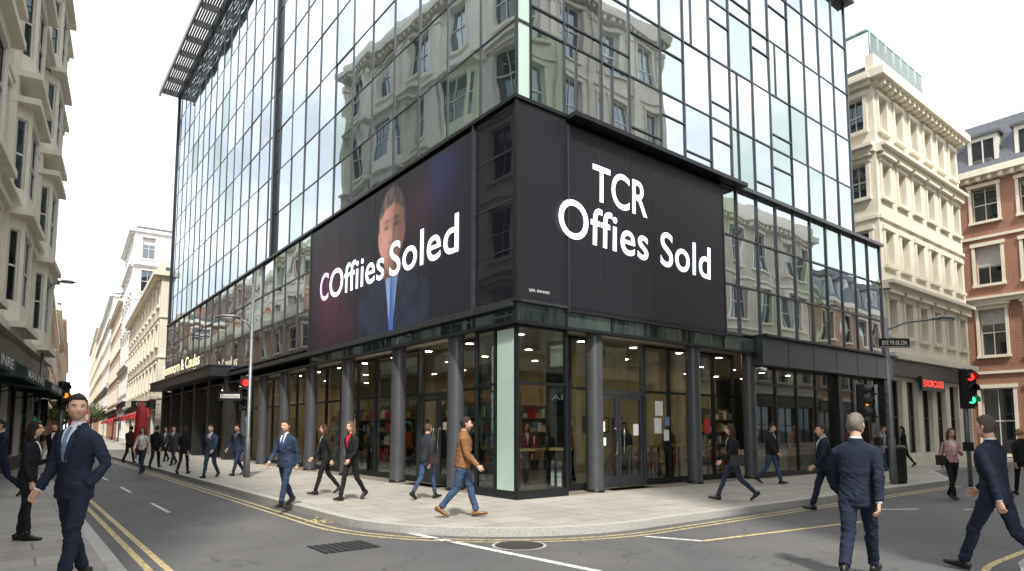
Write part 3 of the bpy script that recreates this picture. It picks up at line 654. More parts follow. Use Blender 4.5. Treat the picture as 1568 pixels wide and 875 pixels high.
def pic(x, z):
    c = V((.011, .010, .015))
    def g(cx, cz, rx, rz): return math.exp(-((x - cx) / rx) ** 2 - ((z - cz) / rz) ** 2)
    c += V((.055, .005, .014)) * g(1.9, 6.0, 1.2, 1.5) + V((.06, .010, .018)) * g(3.4, 5.0, .5, .5) * .5 + V((.012, .016, .06)) * g(9.0, 8.2, .7, .9) + V((.035, .008, .010)) * g(7.9, 7.6, .7, .8)
    n = noise.noise(V((x * 1.6, z * 1.6, 3))); n2 = noise.noise(V((x * 6, z * 3, 9)))
    cx = 6.3
    sh = 6.15 - abs(x - cx) ** 1.6 * .20
    k = sst(sh + .08, sh - .08, z) * sst(2.3, 2.0, abs(x - cx))
    c = c.lerp(V((.017, .023, .042)) * (1 + n * .6 + .3 * n2), k)
    lap = .10 + .46 * max(0, z - 4.3) / 1.9; k2 = sst(.03, .0, abs(abs(x - cx - .05) - lap)); c = c.lerp(V((.005, .007, .012)), k * k2)
    hw = .08 + .34 * max(0, z - 4.2) / 1.9
    k = sst(hw, hw - .05, abs(x - cx - .05)) * sst(6.2, 6.1, z)
    c = c.lerp(V((.26, .38, .60)) * (1 + .25 * n2) * (.7 if x > cx + .12 else 1), k)
    tw = .08 + .05 * max(0, 5.9 - z); k = sst(tw, tw - .03, abs(x - cx - .05)) * sst(6.0, 5.92, z); c = c.lerp(V((.06, .14, .40)), k)
    k = sst(.48, .40, abs(x - cx)) * sst(5.9, 6.0, z) * sst(7.0, 6.9, z); c = c.lerp(V((.18, .085, .065)), k)
    wj = .84 - .24 * sst(7.1, 6.2, z)
    fx = (x - cx) / wj; fz = (z - 7.32) / 1.26; r = math.hypot(fx, fz)
    lightness = .38 + .85 * sst(.6, -.5, x - cx)
    skin = V((.50, .25, .19)) * lightness * (1 + .18 * n + .12 * n2)
    for ex in (-.32, .28):
        skin *= 1 - .45 * math.exp(-((x - cx - ex) / .2) ** 2 - ((z - 7.52) / .13) ** 2)
        skin *= 1 - .8 * math.exp(-((x - cx - ex) / .12) ** 2 - ((z - 7.46) / .04) ** 2)
        skin *= 1 - .65 * math.exp(-((x - cx - ex) / .2) ** 2 - ((z - 7.68 + .1 * abs(x - cx - ex)) / .045) ** 2)
    skin *= 1 - .45 * math.exp(-((x - cx - .1) / .06) ** 2 - ((z - 7.25) / .25) ** 2); skin *= 1 - .5 * math.exp(-((x - cx) / .14) ** 2 - ((z - 7.0) / .04) ** 2)
    skin += V((.12, .07, .06)) * math.exp(-((x - cx + .03) / .05) ** 2 - ((z - 7.25) / .2) ** 2)
    skin *= 1 - .55 * math.exp(-((x - cx) / .24) ** 2 - ((z - 6.74) / .03) ** 2); skin *= 1 - .3 * math.exp(-((x - cx) / .2) ** 2 - ((z - 6.58) / .03) ** 2)
    skin *= 1 - .35 * sst(6.75, 6.3, z)
    c = c.lerp(skin, sst(1.01, .96, r))
    hl = 8.08 - .45 * fx * fx + .06 * n2
    c = c.lerp(V((.09, .066, .056)) * (1 + .9 * n2) * (.4 + lightness * .8), sst(1.08, 1.0, r) * sst(hl - .03, hl + .08, z))
    side = sst(.82, .95, abs(fx)) * sst(1.1, 1.0, r) * sst(7.3, 7.5, z); c = c.lerp(V((.06, .045, .038)) * (1 + n2), side)
    return c
me = bpy.data.meshes.new('picture'); vs = []; cols = []
for k in range(nz + 1):
    for i in range(nx + 1):
        x = W_ * i / nx; z = 4.33 + H_ * k / nz; vs.append(tuple(TL @ V((-12.0 + x, -.055, z)))); c = pic(x, z); cols += [c.x, c.y, c.z, 1]
me.from_pydata(vs, [], [(k * (nx + 1) + i, k * (nx + 1) + i + 1, (k + 1) * (nx + 1) + i + 1, (k + 1) * (nx + 1) + i) for k in range(nz) for i in range(nx)])
ca = me.color_attributes.new('Col', 'FLOAT_COLOR', 'POINT'); ca.data.foreach_set('color', cols); me.materials.append(MATS['screen_picture'])
o = bpy.data.objects.new('picture', me); sc.collection.objects.link(o); o.parent = SLm
s = MB(); s.box(-12.05, -1.57, -.05, .03, 4.28, 8.76, 'screen_black', TL)
for i in range(1, 8): s.box(-12 + 1.3 * i - .006, -12 + 1.3 * i + .006, -.06, -.05, 4.33, 8.7, 'grey_metal', TL)
for x in (-12.05, -1.57): s.box(x - .03, x + .03, -.075, .02, 4.28, 8.76, 'grey_metal', TL)
text(s, 'C', -11.0, -10.25, 6.08, .95, 'led_pink', TL, -.075, .008); text(s, 'Offiies', -10.15, -6.1, 6.06, .95, 'led_white', TL, -.075, .008, -.7, sp=1.05)
text(s, 'Soled', -5.75, -2.15, 5.98, .97, 'led_white', TL, -.075, .009, -.7, sp=1.05)
s.build('display', parent=SLm)
# ------------------------------------------------------------------ street furniture
def lamp(name, x, y, z0, H, arm, ang, hz=None):
    mb = MB(); hz = hz or H
    mb.tube([(0, 0, 0), (0, 0, 1.2), (0, 0, 1.25), (0, 0, H)], [.09, .085, .06, .045], 'pole_grey', 14)
    mb.tube([(0, 0, hz - .35), (arm * .4, 0, hz - .12), (arm, 0, hz)], [.03, .028, .025], 'pole_grey', 8, V((0, 1, 0)))
    mb.tube([(arm - .1, 0, hz + .01), (arm + .1, 0, hz + .04), (arm + .42, 0, hz + .03), (arm + .62, 0, hz - .01)], [(.04, .03), (.12, .06), (.14, .06), (.03, .02)], 'pole_grey', 12, V((0, 1, 0)))
    mb.tube([(arm + .12, 0, hz - .02), (arm + .45, 0, hz - .03)], [(.1, .03), (.1, .03)], 'eye_white', 10, V((0, 1, 0)))
    mb.box(-.05, .05, -.07, -.05, .5, .9, 'dark_metal')
    return mb.build(name, T_((x, y, z0)) @ RZ(ang))
def sigh(mb, x, y, zt, on, face):
    T = T_((x, y, zt)) @ RZ(face)
    mb.box(-.15, .15, -.02, .17, -1.0, 0, 'black', T); mb.box(-.21, .21, .16, .175, -1.06, .06, 'black', T)
    for i, c in enumerate(('red_light', 'amber_light', 'green_light')):
        z = -.18 - .32 * i; m_ = c if i in on else 'black'
        mb.tube([T @ V((0, -.02, z)), T @ V((0, -.035, z))], [.105, .1], m_, 16, V((0, 0, 1)))
        n = 12
        for k in range(n):
            a0 = math.pi * (-.15 + 1.3 * k / n); a1 = math.pi * (-.15 + 1.3 * (k + 1) / n)
            mb.face([T @ V(p) for p in ((.12 * math.cos(a0), -.02, z + .12 * math.sin(a0)), (.12 * math.cos(a1), -.02, z + .12 * math.sin(a1)), (.12 * math.cos(a1), -.2, z + .12 * math.sin(a1)), (.12 * math.cos(a0), -.2, z + .12 * math.sin(a0)))], 'black')
def signal(x, y, z0, zt, on, face=0):
    mb = MB()
    mb.tube([(0, .24, 0), (0, .24, zt + .1)], [.055, .055], 'pole_grey', 12); mb.box(-.04, .04, .1, .3, zt - .9, zt - .85, 'black'); mb.box(-.04, .04, .1, .3, zt - .2, zt - .15, 'black')
    mb.box(-.09, .09, .14, .34, 1.0, 1.25, 'black') ; sigh(mb, 0, 0, zt, on, 0)
    return mb.build('traffic_light', T_((x, y, z0)) @ RZ(face))
lamp('street_lamp', 10.45, 17.6, .12, 4.6, 1.55, 8)
lamp('street_lamp', -8.25, 20, .12, 6.1, .45, 195, 5.0)
lamp('street_lamp', -19.3, 26, .12, 7.6, .5, 10)
mb = MB(); mb.box(-.42, .42, -.03, 0, 0, .26, 'black'); mb.box(-.4, .4, -.034, -.028, .015, .03, 'white'); text(mb, 'BYE YR EK,ON', -.34, .34, .08, .12, 'white', y=-.036, fat=.01)
mb.tube([(0, .0, .05), (0, .08, .05)], [.02, .02], 'steel', 8); mb.build('street_name_sign', T_((10.55, 17.45, 3.85)))
signal(12.85, 17.8, .0, 3.25, (0, 2), 0)
signal(9.95, 17.9, .12, 2.75, (1,), 40); signal(11.3, 19.5, .12, 2.75, (), 120)
signal(-8.5, 20.3, .12, 3.15, (0,), 10); signal(-17.9, 25.5, .12, 3.35, (1,), 60); signal(-20, 27.0, .12, 2.7, (2,), 0)
mb = MB(); mb.box(-.36, .36, -.05, .0, 0, .28, 'black'); mb.box(-.3, .3, -.054, -.048, .08, .2, 'paper'); text(mb, 'Bonnlay', -.28, .28, .1, .09, 'black', y=-.056); mb.build('street_name_sign', T_((-8.75, 19.8, 2.5)))
mb = MB(); mb.tube([(0, 0, 0), (0, 0, .1), (0, 0, .9), (0, 0, .95), (0, 0, 1.05)], [.2, .22, .22, .26, .18], 'black', 18); mb.build('litter_bin', T_((10.75, 17.9, .12)))
mb = MB(); mb.tube([(0, 0, 0), (0, 0, 2.0)], [.04, .04], 'steel', 8); mb.tube([(0, 0, .5), (0, 0, .8), (0, 0, 2.2), (0, 0, 2.6)], [.08, .28, .2, .03], 'red_canvas', 10); mb.build('folded_parasol', T_((-14.8, 25.5, .12)))
mb = MB(); mb.box(-.6, .6, 0, .06, 0, .45, 'black'); text(mb, 'ON', -.3, .3, .12, .22, 'white', y=-.01, fat=.01); mb.tube([(.6, .03, .22), (1.2, .03, .22)], [.02, .02], 'dark_metal', 8); mb.build('hanging_sign', FR @ T_((-1.2, 41.5, 3.2)))
mb = MB(); mb.tube([(0, 0, 0), (0, -.25, .02)], [.02, .02], 'white', 8, V((0, 0, 1))); mb.tube([(0, -.2, -.02), (0, -.36, -.06)], [.05, .05], 'white', 10, V((0, 0, 1))); mb.build('security_camera', FR @ T_((9.35, .05, 3.45)))
bm_ = MB()
bm_.box(-1.2, 1.2, 0, 9, .45, 4.1, 'red_canvas'); bm_.box(-1.1, 1.1, .1, 8.9, 4.1, 4.2, 'red_canvas')
bm_.box(-1.05, 1.05, -.02, .02, 1.2, 2.2, 'window_glass'); bm_.box(-1.05, 1.05, -.02, .02, 2.9, 3.7, 'window_glass'); bm_.box(-.7, .7, -.03, .02, 2.35, 2.7, 'black')
text(bm_, '24', -.3, .3, 2.42, .2, 'amber_light', y=-.04)
for sx in (-1.21, 1.21):
    for i in range(6): bm_.box(sx - .01, sx + .01, .4 + i * 1.4, 1.6 + i * 1.4, 2.95, 3.65, 'window_glass'); bm_.box(sx - .01, sx + .01, .4 + i * 1.4, 1.6 + i * 1.4, 1.35, 2.15, 'window_glass')
    for y in (1.8, 7.0): bm_.tube([(sx * .86, y, .48), (sx * 1.01, y, .48)], [.48, .48], 'black', 20, V((0, 0, 1))); bm_.tube([(sx * 1.0, y, .48), (sx * 1.02, y, .48)], [.22, .2], 'steel', 14, V((0, 0, 1)))
    bm_.tube([(sx * .7, -.03, .8), (sx * .7, .0, .8)], [.12, .12], 'white', 12, V((0, 0, 1)))
pb = G @ V((-4.1, 52, 0)); bm_.build('double_decker_bus', T_((pb.x, pb.y, 0)) @ RZ(34.7))
def tree(x, y, H, r):
    mb = MB(); mb.tube([(0, 0, 0), (.05, 0, H * .25), (0, .05, H * .5), (0, 0, H * .75)], [.16, .13, .09, .03], 'bark', 10)
    for i in range(7):
        a = R.uniform(0, 6.28); z = H * R.uniform(.35, .6); mb.tube([(0, 0, z), (math.cos(a) * r * .4, math.sin(a) * r * .4, z + r * .4), (math.cos(a) * r * .8, math.sin(a) * r * .8, z + r * .6)], [.05, .035, .012], 'bark', 6)
    for i in range(26):
        d = V((R.gauss(0, 1), R.gauss(0, 1), R.gauss(0, 1))).normalized() * r * R.uniform(.3, 1); c = V((0, 0, H * .68)) + V((d.x, d.y, d.z * .8)); m_ = R.choice(('leaf', 'leaf_dark'))
        for k in range(60):
            p = c + V((R.gauss(0, 1), R.gauss(0, 1), R.gauss(0, 1))) * r * .16; u = V((R.gauss(0, 1), R.gauss(0, 1), R.gauss(0, 1))).normalized() * .12; q = u.orthogonal().normalized() * .07
            mb.face([p - u, p + q, p + u, p - q], m_)
    mb.build('street_tree', T_((x, y, .12)))
p = GL @ V((1.0, 30, 0)); tree(p.x, p.y, 4.6, 1.3); p = G @ V((-2.0, 85, 0)); tree(p.x, p.y, 7, 2.2); p = GL @ V((1.2, 75, 0)); tree(p.x, p.y, 7, 2.2)
# ------------------------------------------------------------------ people
def remesh(mb, vox, sm=4):
    me = bpy.data.meshes.new('tmp'); me.from_pydata(mb.v, [], mb.f); me.update()
    o = bpy.data.objects.new('tmp', me); sc.collection.objects.link(o)
    m1 = o.modifiers.new('r', 'REMESH'); m1.mode = 'VOXEL'; m1.voxel_size = vox
    m2 = o.modifiers.new('s', 'SMOOTH'); m2.factor = .5; m2.iterations = sm
    dg = bpy.context.evaluated_depsgraph_get(); r = bpy.data.meshes.new_from_object(o.evaluated_get(dg))
    vs = [v.co.copy() for v in r.vertices]; fs = [tuple(p.vertices) for p in r.polygons]; ns = [v.normal.copy() for v in r.vertices]
    bpy.data.objects.remove(o); bpy.data.meshes.remove(me); bpy.data.meshes.remove(r)
    return vs, fs, ns
def folds(vs, ns, amp, seed, bands):
    out = []
    for p, n in zip(vs, ns):
        q = V((p.x * 8, p.y * 8, p.z * 17)) + V((seed, seed * 2, 0)); a = noise.noise(q) * .65 + noise.noise(q * 2.1) * .3
        r = 1 - abs(noise.noise(V((p.x * 7 + p.z * 5, p.y * 7, p.z * 15 + p.x * 6 + seed)))) * 5
        a += .5 * max(0, r)
        k = .35
        for bz, bw in bands: k += math.exp(-((p.z - bz) / bw) ** 2)
        out.append(p + n * amp * a * k)
    return out
def person(name, x, y, h=1.75, face=180, z0=.12, top=(.02, .025, .045), bot=None, hair=(.03, .02, .015), skin=(.60, .37, .27), style='suit', fem=False, pose='walkR', head=0,
           shirt=(.75, .77, .8), tie=None, longhair=False, bag=None, vox=.016, shoe=(.015, .012, .01), lean=3, pocket=0, beard=False, stride=1.0):
    seed = R.uniform(0, 99); bot = bot or top
    mt, mbm, mh, ms, mk_ = cloth(top), cloth(bot), cloth(hair, 'hair'), cloth(skin, 'skin'), cloth(shoe, 'leather')
    mlip = cloth((skin[0] * .82, skin[1] * .62, skin[2] * .62), 'skin')
    if pose == 'stand': th, kn, ft, ar, be = (5, -4), (2, 3), (0, 0), (3, -2), (14, 12)
    elif pose == 'walkR': th, kn, ft, ar, be = (24, -17), (5, 30), (10, -34), (-24, 20), (12, 28)
    else: th, kn, ft, ar, be = (-17, 24), (30, 5), (-34, 10), (20, -24), (28, 12)
    th = tuple(a * stride for a in th); ft = tuple(a * min(1, stride) for a in ft); ar = tuple(a * min(1, stride) for a in ar); kn = tuple(a * min(1, stride + .1) for a in kn)
    fx = .9 if fem else 1.0
    def up(p):
        p = V(p); a = rad(-lean); dz = p.z - .95; return V((p.x, p.y * math.cos(a) - dz * math.sin(a), .95 + p.y * math.sin(a) + dz * math.cos(a)))
    B = MB(); leg = MB(); jk = MB(); feet = MB()
    pr = .155 if not fem else .16
    leg.tube([(0, 0, .79), (0, -.005, .87), (0, 0, .96), (0, 0, 1.06)], [(.11, .09), (pr, .115), (pr * .98, .11), (.13, .1)], 'x', 20)
    kL = .86 if fem else 1.0
    for i, s in enumerate((1, -1)):
        a = rad(th[i]); c = a - rad(kn[i]); hip = V((.085 * s, 0, .92)); kne = hip + V((-.01 * s, math.sin(a) * .43, -math.cos(a) * .43)); an = kne + V((-.012 * s, math.sin(c) * .41, -math.cos(c) * .41))
        mid = hip.lerp(kne, .5); mc = kne.lerp(an, .35) + V((0, -.012, 0)); he = kne.lerp(an, .96)
        leg.tube([hip + V((0, 0, .03)), hip.lerp(kne, .15), mid, kne, mc, kne.lerp(an, .7), he], [.088 * kL, .094 * kL, .08 * kL, .063 * kL, .062 * kL, .056 * kL, (.056 if not fem else .045)], 'x', 16)
        f = rad(ft[i]) ; fw = V((.10 * s, math.cos(f), math.sin(f))).normalized(); u = V((0, -math.sin(f), math.cos(f)))
        P = lambda a_, b_: an + fw * a_ + u * b_
        feet.tube([P(-.082, -.048), P(-.07, -.045), P(-.03, -.035), (P(.03, -.038)), P(.09, -.055), P(.15, -.062), P(.185, -.066), P(.198, -.07)], [(.014, .03), (.03, .038), (.037, .05), (.038, .046), (.045, .032), (.042, .025), (.028, .019), (.008, .01)], mk_, 14)
        feet.tube([P(-.078, -.081), P(-.03, -.083), P(.09, -.084), P(.165, -.084), P(.19, -.082)], [(.024, .007), (.036, .007), (.045, .006), (.034, .006), (.012, .005)], 'black', 10)
        feet.tube([an + V((0, 0, -.02)), an.lerp(kne, .2)], [.038, .042], mk_, 10)
    dz = -min(v[2] for v in feet.v)
    if style == 'suit': prof = [(.80, .0, .178, .128), (.87, 0, .18, .13), (.97, 0, .168, .122), (1.08, .005, .155, .112), (1.2, .01, .175, .122), (1.31, .008, .19, .126), (1.375, 0, .195, .112), (1.42, -.006, .165, .092), (1.45, -.01, .11, .075), (1.475, -.012, .07, .06)]
    elif style == 'bulky': prof = [(.86, .0, .17, .13), (.90, 0, .185, .142), (1.0, 0, .183, .138), (1.1, .005, .18, .135), (1.2, .01, .187, .136), (1.31, .008, .195, .134), (1.38, 0, .19, .118), (1.43, -.006, .145, .095), (1.49, -.012, .08, .075)]
    else: prof = [(.90, .0, .165, .12), (.94, 0, .165, .122), (1.0, 0, .155, .115), (1.08, .005, .143, .105), (1.2, .012, .16, .122), (1.31, .008, .172, .118), (1.375, 0, .176, .104), (1.42, -.006, .14, .085), (1.475, -.012, .065, .06)]
    if fem and style == 'suit': prof = [(a, b_, c * (.86 if 1.0 < a < 1.15 else .95), d * (.88 if 1.0 < a < 1.15 else .97)) for a, b_, c, d in prof]
    jk.tube([up((0, b_, a)) for a, b_, c, d in prof], [(c * fx, d) for a, b_, c, d in prof], 'x', 22)
    sw = 1.12 if style == 'bulky' else (.84 if fem else 1.0); hands = MB(); Lu, Lf = .28, .255
    for i, s in enumerate((1, -1)):
        sh = up((.182 * fx * s, -.002, 1.365)); a = rad(ar[i]); ab = rad(7)
        if pocket == s:
            el = sh + V((.075 * s, -.075, -.25)); wr = V((.185 * s * fx, .05, .925))
        elif pocket == 3 * s:
            el = sh + V((.05 * s, .02, -.27)); wr = el + V((-.1 * s, .2, .08))
        else:
            el = sh + V((s * math.sin(ab), math.sin(a) * math.cos(ab), -math.cos(a) * math.cos(ab))) * Lu; a2 = a + rad(be[i])
            wr = el + V((-.02 * s, math.sin(a2), -math.cos(a2))).normalized() * Lf
        jk.tube([up((.09 * s * fx, 0, 1.39)), up((.145 * s * fx, 0, 1.385)), sh + V((.004 * s, 0, -.01)), sh.lerp(el, .3), sh.lerp(el, .7), el, el.lerp(wr, .4), el.lerp(wr, .96)], [.045 * sw, .05 * sw, .058 * sw, .06 * sw, .054 * sw, .051 * sw, .047 * sw, .039 * sw], 'x', 16)
        d = (wr - el).normalized(); pn = V((-s, 0, 0)); pn = (pn - d * pn.dot(d)).normalized(); ac = d.cross(pn) * (1 if d.cross(pn).y > 0 else -1)
        if style == 'suit' and pocket != s: hands.tube([wr - d * .03, wr + d * .004], [.031 * sw, .031 * sw], cloth(shirt), 12)
        if pocket != s:
            W0 = wr
            hands.tube([W0 - d * .03, W0 + d * .01, W0 + d * .045, W0 + d * .085, W0 + d * .095], [(.025, .02), (.028, .019), (.039, .017), (.041, .015), (.036, .01)], ms, 12, ac)
            for fi, (off, ln) in enumerate(((.029, .066), (.010, .074), (-.010, .069), (-.028, .054))):
                b0 = W0 + d * .078 + ac * off; a1 = rad(18 + 5 * fi); a2_ = rad(48 + 6 * fi); a3 = rad(75 + 6 * fi)
                d1 = d * math.cos(a1) + pn * math.sin(a1); d2 = d * math.cos(a2_) + pn * math.sin(a2_); d3 = d * math.cos(a3) + pn * math.sin(a3)
                p1 = b0 + d1 * ln * .5; p2 = p1 + d2 * ln * .3; p3 = p2 + d3 * ln * .25
                hands.tube([b0, p1, p2, p3], [.0095, .009, .008, .0055], ms, 8, ac)
            tb = W0 + d * .025 + ac * .024; t1 = tb + (d * .6 + ac * .55 + pn * .45).normalized() * .04; t2 = t1 + (d * .85 + pn * .45 + ac * .1).normalized() * .032
            hands.tube([tb, t1, t2], [.013, .0105, .007], ms, 8, pn)
        if bag and s == bag[1]:
            c = V((.23 * s, -.02, .95)) if bag[2] else wr + V((.03 * s, 0, -.28))
            hands.box(c.x - .05, c.x + .05, c.y - .15, c.y + .15, c.z - .12, c.z + .12, cloth(bag[0], 'leather')); hands.box(c.x - .055, c.x + .055, c.y - .155, c.y + .155, c.z + .04, c.z + .125, cloth(mul(bag[0], .8), 'leather'))
            top_ = wr + d * .09 if not bag[2] else up((.15 * s, 0, 1.45))
            for yy in (-.11, .11): hands.tube([c + V((0, yy, .11)), c.lerp(top_, .7) + V((.02 * s, yy * .7, .06)), top_], [.008] * 3, cloth(bag[0], 'leather'), 6)
    vs, fs, ns = remesh(leg, vox); B.raw(folds(vs, ns, .014, seed, ((.52, .1), (.16, .1), (.85, .08))), fs, mbm)
    vs, fs, ns = remesh(jk, vox); vs = folds(vs, ns, .012 if style != 'slim' else .009, seed + 5, ((1.12, .12), (.9, .1))); B.raw(vs, fs, mt); bvh = BVHTree.FromPolygons(vs, fs)
    for m_ in (feet, hands):
        i0 = len(B.v); B.v += m_.v
        for f, mm, s_ in zip(m_.f, m_.m, m_.s): B.f.append(tuple(i0 + k for k in f)); B.m.append(mm); B.s.append(s_)
    def patch(fl, frr, z0_, z1_, mat, off, nr=14, nc=5, back=False):
        rows = []
        for r in range(nr + 1):
            z = z0_ + (z1_ - z0_) * r / nr; row = []
            for c in range(nc + 1):
                xx = fl(z) + (frr(z) - fl(z)) * c / nc; hit = bvh.ray_cast(V((xx, 1 if not back else -1, z)), V((0, -1 if not back else 1, 0)))
                row.append(hit[0] + V((0, off if not back else -off, 0)) if hit[0] else None)
            rows.append(row)
        for r in range(nr):
            for c in range(nc):
                q = [rows[r][c], rows[r][c + 1], rows[r + 1][c + 1], rows[r + 1][c]]
                if all(p is not None for p in q) and max(p.y for p in q) - min(p.y for p in q) < .09: B.face(q, mat, True)
    if style == 'suit':
        zb, zt = 1.13, 1.475; wv = lambda z: .004 + .066 * (z - zb) / (zt - zb)
        patch(lambda z: -wv(z), wv, zb, zt, cloth(shirt), .005)
        if tie: patch(lambda z: -(.036 - .018 * (z - zb) / (zt - zb)), lambda z: .036 - .018 * (z - zb) / (zt - zb), zb + .01, 1.46, cloth(tie), .011, 14, 3)
        lp = cloth(mul(top, 1.5)); lw = lambda z: .045 * math.sin(math.pi * min(1, max(0.02, (z - zb) / (zt - zb))) ** .8) + .006
        for s in (1, -1): patch(lambda z: s * wv(z) * .95, lambda z: s * (wv(z) + lw(z)), zb, zt, lp, .014, 14, 3)
        patch(lambda z: .0, lambda z: .006, .82, zb, cloth(mul(top, .3)), .003, 12, 1); patch(lambda z: -.003, lambda z: .003, .8, 1.0, cloth(mul(top, .3)), .003, 8, 1, True)
        for s in (1, -1): patch(lambda z: s * .08, lambda z: s * .15, .93, .965, cloth(mul(top, 1.5)), .006, 2, 4)
    elif style in ('bulky', 'slim'):
        zb, zt = (1.25 if style == 'bulky' else 1.1), 1.47; wv = lambda z: .004 + .05 * (z - zb) / (zt - zb)
        patch(lambda z: -wv(z), wv, zb, zt, cloth(shirt), .004); patch(lambda z: -.006, lambda z: .006, .9, zb, cloth(mul(top, .35)), .004, 12, 1)
        for s in (1, -1): patch(lambda z: s * wv(z), lambda z: s * (wv(z) + .035), zb, zt, cloth(mul(top, 1.35)), .012, 10, 2)
    nb_ = up((0, -.012, 1.45)); nt_ = up((0, .004, 1.56))
    if style == 'suit' and not fem: B.tube([up((0, -.008, 1.45)), up((0, -.004, 1.512))], [(.068, .066), (.059, .058)], cloth(shirt), 18, cap=False)
    B.tube([up((0, -.018, 1.44)), up((0, -.02, 1.498))], [(.088, .072), (.068, .062)], mt, 18, cap=False) if style == 'suit' else B.tube([up((0, -.01, 1.45)), up((0, -.012, 1.52 if style == 'bulky' else 1.49))], [(.085, .08), (.07, .07)], mt, 18, cap=False)
    B.tube([nb_, up((0, -.004, 1.5)), nt_, up((0, .01, 1.6))], [(.056, .056), (.052, .054), (.051, .055), (.05, .06)], ms, 16)
    HC = up((0, .02, 1.635)); HT = T_(HC) @ RZ(head) @ Matrix.Rotation(rad(-2), 4, 'X') @ Matrix.Scale(.97 if fem else 1.03, 4)
    n1, n2 = (44, 60) if vox < .015 else (26, 36); hv = []; hm = []
    G2 = lambda a_, s_: math.exp(-(a_ / s_) ** 2)
    def hmask(px, py, pz):
        ap = abs(px)
        if py > .02: fz = .072 - 1.3 * max(0, ap - .045)
        elif py > -.012: fz = .03 - .5 * (.02 - py) - (.045 if py < .012 else 0)
        else: fz = -.058 if not longhair else -.10
        if longhair and py > -.01 and ap > .05: fz = -.06 + max(0, py) * 1.2
        return pz - fz
    for i in range(n1 + 1):
        t = math.pi * i / n1
        for k in range(n2):
            a = 2 * math.pi * k / n2; dx, dy, dz_ = math.sin(t) * math.sin(a), math.sin(t) * math.cos(a), math.cos(t)
            sx = (abs(dx) ** .92) * (1 if dx > 0 else -1)
            px, py, pz = sx * .074, dy * .096, dz_ * .118
            tt = max(0, -pz / .118)
            px *= 1 - .34 * tt ** 1.5
            if tt > 0: px *= 1 + .16 * math.exp(-((tt - .55) / .22) ** 2)
            if py < 0: py *= 1 - .5 * tt ** 1.2
            else: py = py * (1 - .05 * tt) + .014 * tt * min(1, dy / .3)
            if py > .02:
                py += .026 * G2(px, .0115) * G2(pz + .024, .013) + .018 * G2(px, .009) * G2(pz + .006, .019) + .005 * G2(pz - .030, .010) * G2(px, .045) + .007 * G2(px, .022) * G2(pz + .058, .008) + .006 * G2(px, .020) * G2(pz + .071, .008) + .009 * G2(px, .022) * G2(pz + .102, .016)
                py -= .011 * (G2(px - .031, .015) + G2(px + .031, .015)) * G2(pz - .008, .012) + .004 * G2(px, .02) * G2(pz + .0645, .004) + .005 * (G2(px - .045, .014) + G2(px + .045, .014)) * G2(pz + .05, .025)
                py += .004 * (G2(px - .042, .014) + G2(px + .042, .014)) * G2(pz + .018, .014)
            hmk = hmask(px, py, pz)
            if hmk > 0:
                r_ = V((px, py, pz)); kk = min(1, hmk / .012); up_ = max(0, pz) / .118
                r_ += r_.normalized() * ((.012 if fem else .006 + .010 * up_) * kk + .005 * kk * noise.noise(V((px * 60, py * 25, pz * 30 + seed)))); px, py, pz = r_
            hv.append(V((px, py, pz))); hm.append(hmk > 0)
    i0 = len(B.v); B.v += [tuple(HT @ p) for p in hv]
    bmt = cloth(tuple(.68 * a_ + .32 * b_ for a_, b_ in zip(skin, hair)), 'skin')
    for i in range(n1):
        for k in range(n2):
            ids = (i * n2 + k, (i + 1) * n2 + k, (i + 1) * n2 + (k + 1) % n2, i * n2 + (k + 1) % n2)
            isH = sum(hm[j] for j in ids) >= 2; c_ = sum((hv[j] for j in ids), V()) / 4
            bd = beard and c_.y > .0 and (c_.z < -.078 or (c_.z < -.03 - .35 * (.06 - abs(c_.x)) and abs(c_.x) > .034) or (-.056 < c_.z < -.044 and abs(c_.x) < .034) or (c_.z < -.045 and abs(c_.x) > .028))
            lip = abs(c_.x) < .019 and c_.y > .05 and -.073 < c_.z < -.057
            B.f.append(tuple(i0 + j for j in ids)); B.m.append(mh if isH else mlip if lip else bmt if bd else ms); B.s.append(True)
    for s in (1, -1):
        def hb(c, r, m_, n=6):
            q = MB(); q.ball(c, r, m_, n); B.raw([HT @ V(p) for p in q.v], q.f, m_)
        ear = MB(); ear.tube([V((s * .070, .004, -.034)), V((s * .077, .0, -.026)), V((s * .081, -.008, -.004)), V((s * .080, -.012, .014)), V((s * .072, -.004, .026))], [(.006, .004), (.011, .005), (.015, .005), (.014, .005), (.006, .004)], ms, 8, V((0, 1, 0))); B.raw([HT @ V(p) for p in ear.v], ear.f, ms)
        hb((s * .031, .0745, .006), (.0135, .010, .0075), 'eye_white'); hb((s * .031, .0805, .006), (.0058, .005, .0058), 'black')
        lid = MB(); lid.tube([V((s * .016, .079, .009)), V((s * .024, .0845, .0135)), V((s * .034, .0845, .0145)), V((s * .046, .078, .009))], [.0022, .0032, .0032, .002], ms, 6, V((0, 0, 1))); B.raw([HT @ V(p) for p in lid.v], lid.f, mh if fem else ms)
        br = MB(); br.tube([V((s * .014, .0905, .024)), V((s * .028, .0905, .029)), V((s * .042, .083, .029)), V((s * .051, .075, .024))], [(.003, .003), (.0042, .0035), (.0038, .003), (.002, .002)], mh, 6, V((0, 0, 1))); B.raw([HT @ V(p) for p in br.v], br.f, mh)
